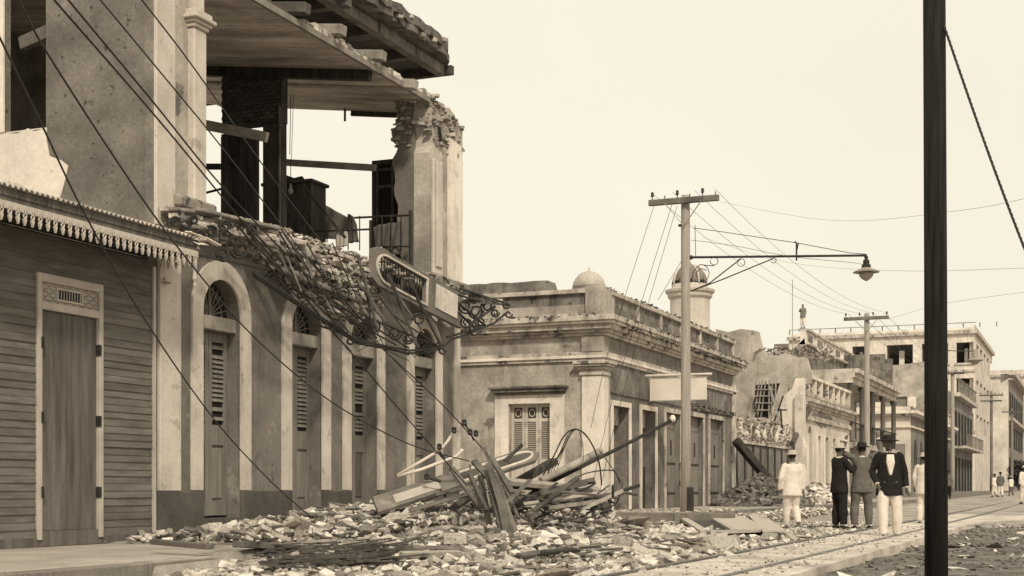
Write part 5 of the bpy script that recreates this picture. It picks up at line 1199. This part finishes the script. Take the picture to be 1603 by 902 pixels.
# ------------------------------------------------------------------ big debris
db = dict()
def D(px, py, d): return dep(px, py, d)
def hit(px, py, up=0):
    d = 10.5
    while d < 40:
        v = dep(px, py, d)
        if v.z < hz_(v.x, v.y)+up: return v
        d += .05
    return v
A, B, C_, D2 = D(584, 789, 18.4), D(836, 704, 20.2), D(858, 717, 20.0), D(606, 798, 18.2)
A, B = D(584, 786, 18.2), D(838, 704, 20.4); wv = (D(606, 800, 17.7)-A)
slb = thing('fallen_parapet_panel', 'long grey panel with white-rimmed oval fallen diagonally on the heap', 'panel', A)
ex = (B-A); ez2 = Vector((.22, -.28, -.17)); nr = ex.cross(ez2).normalized(); nr = nr if nr.z > 0 else -nr
def q4(u, v, o=0): return A+ex*u+ez2*v+nr*o
MB().prism([q4(0, 0), q4(.93, 0), q4(1, .5), q4(.95, 1), q4(0, 1)], nr*.05).build('slab', M['wall'], slb)
MB().prism([q4(.1, .25, .052), q4(.36, .25, .052), q4(.36, .82, .052), q4(.1, .82, .052)], nr*.012).build('white_inset', M['frame'], slb)
ov = [(.46, .14)]+[(.86+.09*math.sin(t*math.pi/10), .5-.36*math.cos(t*math.pi/10)) for t in range(11)]+[(.46, .86)]
MB().tube([q4(u, v, .06) for u, v in ov]+[q4(.46, .14, .06)], .022, 6).build('oval_moulding', M['trim'], slb)
MB().prism([q4(u*.98+.01, .5+(v-.5)*.85, .053) for u, v in ov], nr*.006).build('oval_recess', M['plinth'], slb)
MB().tube([q4(0, -.03, .03), q4(.95, -.03, .03)], .035, 6).build('edge_moulding', M['wall'], slb)
def plank(label, a, b, w_, t_, m, name='plank', tw=None, cat='plank', n=1):
    return tag(MB().beam(D(*a), D(*b), w_, t_, twist=random.uniform(0, 1) if tw is None else tw).build(name, m, bevel=.006), label, cat)
plank('long pale plank rising behind the fallen panel towards the post stump', (660,784,18.5), (780,738,19.5), .05, .05, M['lightw'])
plank('flat pale board lying from the stump to the right over the heap', (795,754,18.6), (938,768,19.2), .16, .07, M['lightw'], 'board', .3, 'board')
plank('second board under the pale one, dark and thinner', (800,762,18.8), (975,772,19.3), .10, .05, M['doorw'], 'board', .2, 'board')
tag(MB().tube([D(848,752,19.4), D(900,727,19.8), D(940,706,20.2)], .055, 8).build('log', M['lightw'], smooth=True), 'pale rough log rising to the right above the heap', 'log')
tag(MB().tube([D(842,762,19.5), D(942,713,20.3)], .045, 8, .035).build('log', M['beamw'], smooth=True), 'thinner brown log lying just under the pale log', 'log')
ip = thing('fallen_lamp_arm', 'long dark iron arm with a white knob end pointing up right out of the heap', 'pole', D(868, 752, 19.6))
MB().tube([D(868, 752, 19.6), D(960, 706, 20.6), D(1050, 659, 21.6)], .03, 8).build('tube', M['iron'], ip, smooth=True)
MB().lathe(D(1053, 656, 21.6), [(.01,-.05),(.045,-.03),(.05,.02),(.02,.06)], 10).build('knob', M['pale'], ip, smooth=True)
plank('dark bar lying low to the right of the wire hoops', (970,770,20), (1000,760,20.5), .05, .05, M['iron'], 'bar', 0, 'bar')
plank('dark broken stick standing up beside the oval panel', (790,722,19), (818,696,19), .05, .05, M['darkw'], 'stick', 0, 'stick')
plank('thick dark timber behind the heap, rising right', (812,754,20.2), (868,722,20.8), .14, .1, M['darkw'], 'timber', 0, 'timber')
plank('dark timber slanting down below the pale board', (800,802,18.4), (852,762,19), .12, .08, M['darkw'], 'timber', 0, 'timber')
plank('dark board lying on edge under the fallen panel', (700,798,18.2), (748,768,18.6), .16, .05, M['darkw'], 'board', .4, 'board')
# splintered post stump
stp = thing('splintered_stump', 'dark splintered post standing upright in the middle of the heap', 'stump', D(800, 850, 16.6))
for (a, b, w_) in (((765,725,17.0),(803,850,16.5),.075),((770,735,17.0),(796,852,16.45),.045),((779,748,17.0),(808,851,16.5),.03),((775,742,17),(812,846,16.5),.05),((760,735,17.1),(790,848,16.6),.05),((782,760,16.9),(806,850,16.45),.035),((757,700,17.2),(785,770,16.9),.04)):
    MB().beam(D(*a), D(*b), w_, w_*.7, twist=random.uniform(0, 1)).build('splinter', M['beamw'], stp)
for (a, b, w_, lab) in (((707,732,18),(752,796,17.6),.075,'pale broken slat leaning left of the stump, lowest end in the stones'), ((752,745,17.6),(766,822,17.2),.075,'upright pale slat close to the left of the stump'), ((742,722,17.8),(786,772,17.2),.08,'short slat crossing the top of the stump'), ((770,718,17.6),(802,772,17.2),.07,'weathered slat leaning right over the stump'), ((735,742,17.4),(762,800,17),.05,'thin slat between the two pale slats')):
    tag(MB().beam(D(*a), D(*b), w_, .04, twist=random.uniform(0, .6)).build('broken_slat', M['beamw']), lab, 'slat')
# crossarm hardware
ca = thing('fallen_bracket', 'pale forked iron bracket with insulator pins sticking up left of the heap', 'bracket', D(622, 745, 18.6))
MB().tube([D(622,746,18.6), D(660,735,18.6), D(700,720,18.6), D(714,715,18.6), D(722,707,18.6), D(724,703,18.6)], .022, 6).build('arm', M['sign'], ca, smooth=True)
MB().tube([D(622,744,18.6), D(660,722,18.6), D(690,704,18.6), D(700,692,18.6), D(712,674,18.6)], .02, 6).build('arm', M['sign'], ca, smooth=True)
MB().tube([D(686,704,18.6), D(698,722,18.6)], .018, 6).build('crossbar', M['iron'], ca)
for px, py in ((688, 700), (711, 674), (727, 662), (736, 677), (745, 679), (668, 747)):
    MB().lathe(D(px, py, 18.5), [(.015,-.04),(.04,-.02),(.03,.01),(.038,.03),(.01,.05)], 8).build('insulator', M['glass'], ca)
MB().tube([D(727,662,18.5), D(736,677,18.5), D(742,690,18.5)], .012, 5).build('pin', M['iron'], ca); MB().tube([D(668,747,18.5), D(690,754,18.5)], .02, 5).build('pin', M['iron'], ca)
# wire hoops and basket
wh_ = thing('wire_tangle', 'springy loops of fallen wire arching over the right of the heap', 'wire', D(900, 780, 19.5))
def hoop(pts, r=.008, d0=19.6, d1=19.9): MB().tube(smoothpts([D(p_[0], p_[1], d0+(d1-d0)*i/len(pts)) for i, p_ in enumerate(pts)]), r, 5).build('wire_loop', M['wire'], wh_)
def smoothpts(P_, k=5):
    out = []; n = len(P_)
    for i in range(n-1):
        p0, p1, p2, p3 = P_[max(i-1, 0)], P_[i], P_[i+1], P_[min(i+2, n-1)]
        for j in range(k):
            t = j/k; out.append(.5*((2*p1)+(p2-p0)*t+(2*p0-5*p1+4*p2-p3)*t*t+(3*p1-p0-3*p2+p3)*t**3))
    out.append(P_[-1]); return out
hoop([(846,752),(868,712),(882,684),(898,672),(914,678),(928,698),(938,725),(942,760)], .011)
hoop([(850,752),(876,710),(890,680),(905,673),(922,688),(934,712)], .008); hoop([(856,750),(880,705),(895,678),(902,672)], .006); hoop([(862,748),(878,712),(893,680)], .006)
hoop([(868,748),(882,705),(890,684),(900,672)], .005); hoop([(905,672),(912,695),(913,720)], .005)
hoop([(896,752),(915,742),(940,737),(962,738),(970,756)], .009, 19.2, 19.6)
hoop([(895,785),(930,783),(962,776),(974,760),(960,735),(938,705)], .007, 19, 19.6)
hoop([(880,790),(905,796),(935,798),(962,790),(970,775)], .012, 19, 19.2)
for k in range(5): hoop([(893+k*15, 786), (897+k*15, 795), (888+k*15, 808)], .007, 18.9, 18.7)
random.seed(31)
for k in range(5):
    x = random.uniform(800, 950); y = random.uniform(765, 800); hoop([(x, y), (x+random.uniform(-25, 25), y+random.uniform(-15, 8)), (x+random.uniform(-50, 50), y+random.uniform(-10, 15))], random.choice((.006, .01, .016)), 18.6, 19.2)
for k, (p_, q_, w_, m_) in enumerate((((640,800),(790,757),.05,'beamw'),((700,792),(768,742),.045,'lightw'),((752,800),(735,728),.05,'beamw'),((770,812),(752,742),.05,'lightw'),((812,812),(778,735),.05,'beamw'),((835,800),(905,748),.07,'beamw'),
    ((820,790),(960,770),.06,'lightw'),((845,772),(930,752),.08,'doorw'),((860,795),(950,783),.05,'lightw'),((720,806),(690,768),.05,'darkw'),((745,790),(800,806),.06,'darkw'),((830,815),(858,775),.05,'beamw'),((870,800),(925,770),.05,'darkw'),((905,800),(975,768),.05,'lightw'),
    ((680,775),(760,757),.05,'doorw'),((775,800),(740,748),.04,'darkw'),((790,790),(830,752),.05,'beamw'),((880,770),(960,778),.05,'beamw'))):
    d_ = 17.6+.1*(k % 8)
    tag(MB().beam(D(*p_, d_), D(*q_, d_+random.uniform(.2, .9)), w_, w_*.5, twist=random.uniform(0, 1.5)).build('splayed_lath', M[m_]), 'straight splintered lath splayed among the wreckage at the centre of the heap', 'lath', 'splayed laths of the central wreckage')
br_ = MB()
for k in range(90):
    x, y = random.uniform(745, 965), random.uniform(768, 806); d_ = random.uniform(18.2, 19.6)
    a = D(x, y, d_); br_.beam(a, a+Vector((random.uniform(-.3, .3), random.uniform(-.3, .3), random.uniform(-.12, .16))), random.uniform(.015, .05), random.uniform(.01, .03), twist=random.random())
br_.build('splintered_wood', M['beamw'], kind='stuff')
br_ = MB()
for k in range(420):                                   # lath bundle, lower left
    if k % 2: continue
    x, y = random.uniform(395, 590), random.uniform(850, 884); a = hit(x, y, random.uniform(.02, .12)); an_ = random.gauss(.5, .5)
    br_.beam(a, a+Vector((math.cos(an_), math.sin(an_), random.uniform(-.1, .15)))*random.uniform(.15, .5), .02, .015)
br_.build('broken_laths', M['beamw'], kind='stuff')
def gz(px, py, z): v = onZ(px, py, z); return v
for (a, b, w_, t_, m_, lab) in (((372,852),(470,858),.12,.06,'beamw','dark timber lying on the sidewalk edge at the left of the rubble'), ((600,858),(722,861),.09,.05,'beamw','weathered plank lying flat in the front middle of the rubble'),
    ((628,868),(720,866),.07,.05,'lightw','pale plank lying just in front of the weathered one'), ((815,870),(870,862),.1,.03,'beamw','short brown board half buried in the stones in front of the stump'),
    ((240,848),(330,856),.08,.05,'beamw','narrow timber on the sidewalk in front of the dark plinth'), ((455,803),(505,806),.12,.04,'lightw','pale board lying by the wall below the second arch'),
    ((545,812),(600,800),.1,.04,'beamw','slanting board near the wall below the third arch'), ((850,866),(905,861),.06,.04,'darkw','thin dark stick lying right of the stump base')):
    p_, q_ = hit(*a, .09), hit(*b, .09)
    tag(MB().beam(p_, q_, w_, t_, twist=random.uniform(0, .3)).build('plank', M[m_], bevel=.005), lab, 'plank')
# slabs of fallen plaster
for i, (px, py, s_, lab) in enumerate(((648,806,.30,'squarish slab of pale plaster tilted below the fallen panel'), (622,812,.22,'small flat plaster slab left of the squarish one'), (712,846,.22,'upright block of pale masonry left of the stump'), (740,842,.2,'second upright block close to the stump base'), (372,802,.16,'white stone resting on the step of the first arched door'), (600,800,.3,'dark broken slab leaning at the left end of the fallen panel'))):
    v = hit(px, py+6, .03)
    o = inst(lump[i % 10], 'masonry_block', None, v, (random.uniform(-.6, .6), random.uniform(-.6, .6), i), (s_*1.4, s_*1.2, s_*.8)); tag(o, lab, 'masonry')
# fallen window frame and boards near the lamp pole
def flat(px, py, z=.2): return onZ(px, py, z)
fw_ = thing('fallen_window_frame', 'pale wooden window frame lying flat on the street below the lamp pole', 'window frame', flat(1120, 820))
cs4 = [(1064,808),(1140,803),(1196,830),(1104,834)]; c4 = [flat(*p_) for p_ in cs4]
for i in range(4): MB().beam(c4[i], c4[(i+1) % 4], .14, .05).build('frame_bar', M['frame'], fw_)
MB().beam((c4[0]+c4[1])/2, (c4[2]+c4[3])/2, .1, .05).build('frame_bar', M['frame'], fw_)
MB().prism([(c4[0]+c4[1])/2, c4[1], c4[2], (c4[2]+c4[3])/2], (0, 0, .03)).build('shutter_leaf', M['frame'], fw_)
MB().prism([p_-Vector((0,0,.05)) for p_ in c4], (0, 0, .02)).build('backing', M['darkw'], fw_)
for (a, b, w_, lab) in (((1140,803),(1185,826),.3,'broad board lying at the back of the fallen window frame'), ((1180,804),(1212,832),.35,'broad pale board crossing the street at the right of the frame'), ((1150,800),(1210,818),.12,'narrow board lying behind the broad boards')):
    tag(MB().beam(flat(*a, .24), flat(*b, .2), w_, .03).build('board', M['frame'] if w_ > .2 else M['lightw']), lab, 'board')
tag(MB().tube([flat(1182, 812, .1), flat(1230, 811, .1)], .06, 8).build('pipe', M['iron']), 'dark round pipe lying on the street beside the man in white', 'pipe')
# ------------------------------------------------------------------ wires
def wire(label, pts, r=.006, dflt=None, name='overhead_wire'):
    tag(MB().tube(smoothpts([D(*p_) for p_ in pts], 6), r, 5).build(name, M['wire'], smooth=True), label, 'wire')
wire('fallen wire running from the left edge down over the wooden door to the rubble', [(-40,-20,8),(0,60,8.6),(70,205,9.6),(130,330,10.6),(220,490,12),(330,650,13.6),(420,750,14.9),(485,808,15.8)], .0075)
wire('sagging wire crossing the gable, the arches and the wall to the wire bracket', [(20,-20,8.4),(75,85,9),(215,300,10.4),(300,415,11.6),(400,530,13),(520,630,14.8),(640,695,16.6),(735,722,18)], .0075)
wire('lower wire of the close pair slanting from the top left to the heap', [(70,-20,8.5),(85,0,8.6),(240,178,10.2),(345,305,11.6),(480,470,13.6),(566,571,15),(640,658,16.3),(731,760,17.6)], .0075)
wire('upper wire of the close pair slanting from the top left to the heap', [(92,-20,8.5),(107,0,8.6),(240,160,10.2),(340,283,11.6),(450,400,13.2),(560,510,15),(699,640,17),(789,742,18.2)], .0075)
wire('single wire slanting across the gable wall towards the hanging door', [(140,-20,9),(157,0,9.2),(250,112,10.4),(345,228,11.9),(450,365,13.8),(560,500,16),(650,600,18)], .0065)
wire('topmost slanting wire passing the column capital', [(205,-20,9.6),(222,0,9.8),(290,88,10.8),(345,165,11.9),(420,270,13.6),(500,375,15.6)], .0065)
wr = 0.0042
def pt(b_, za_, dx): return Vector((b_.x+dx, b_.y-.15, za_+.2))
def sag(p_, q_, s_, n=16): return [p_.lerp(q_, i/n)-Vector((0, 0, s_*4*(i/n)*(1-i/n))) for i in range(n+1)]
labs = ['outermost street-side', 'second', 'third', 'innermost house-side']
for k, dx in enumerate((.7, .25, -.25, -.7)):
    for (ba, zaa, bb2, zbb, nm) in ((b1, za1, b2, za2, 'lamp pole and the middle pole'), (b2, za2, b3, za3, 'middle pole and the thin pole'), (b3, za3, b4, za4, 'thin pole and the distant pole'), (b4, za4, b5, za5, 'distant pole and the farthest pole')):
        tag(MB().tube(sag(pt(ba, zaa, dx), pt(bb2, zbb, dx), .5), wr*(1 if nm[0] == 'l' else 1.5), 4).build('overhead_wire', M['wire']), labs[k]+' wire strung between the '+nm, 'wire')
for i, (px, py, qx, qy) in enumerate(((1024,322,950,560), (1052,320,955,640), (1060,322,965,655), (1066,410,1030,470))):
    wire(('leftmost', 'second', 'third', 'shortest')[i]+' broken wire drooping from the lamp pole crossarm towards the corner building', [(px,py,dL), ((px+qx)/2-3,(py+qy)/2+5,dL-.6), (qx,qy,dL-1.2)] + ([(qx-25,qy+110,dL-2.5)] if i < 3 else []), .0055)
wire('upper thin wire crossing the sky to the right edge', [(1127,316,dL),(1300,345,24),(1500,330,18),(1650,300,14)], .0022)
wire('lower thin wire crossing the sky at lamp height to the right edge', [(1100,372,dL),(1230,410,27),(1400,424,22),(1650,418,16)], .0022)
wire('wire feeding the lamp along the bracket', [(1082,376,dL),(1150,385,dL),(1240,402,dL),(1340,412,dL),(1352,418,dL)], .005)
wire('thin wire crossing low behind the black post', [(1390,500,50),(1480,475,45),(1650,452,38)], .004)
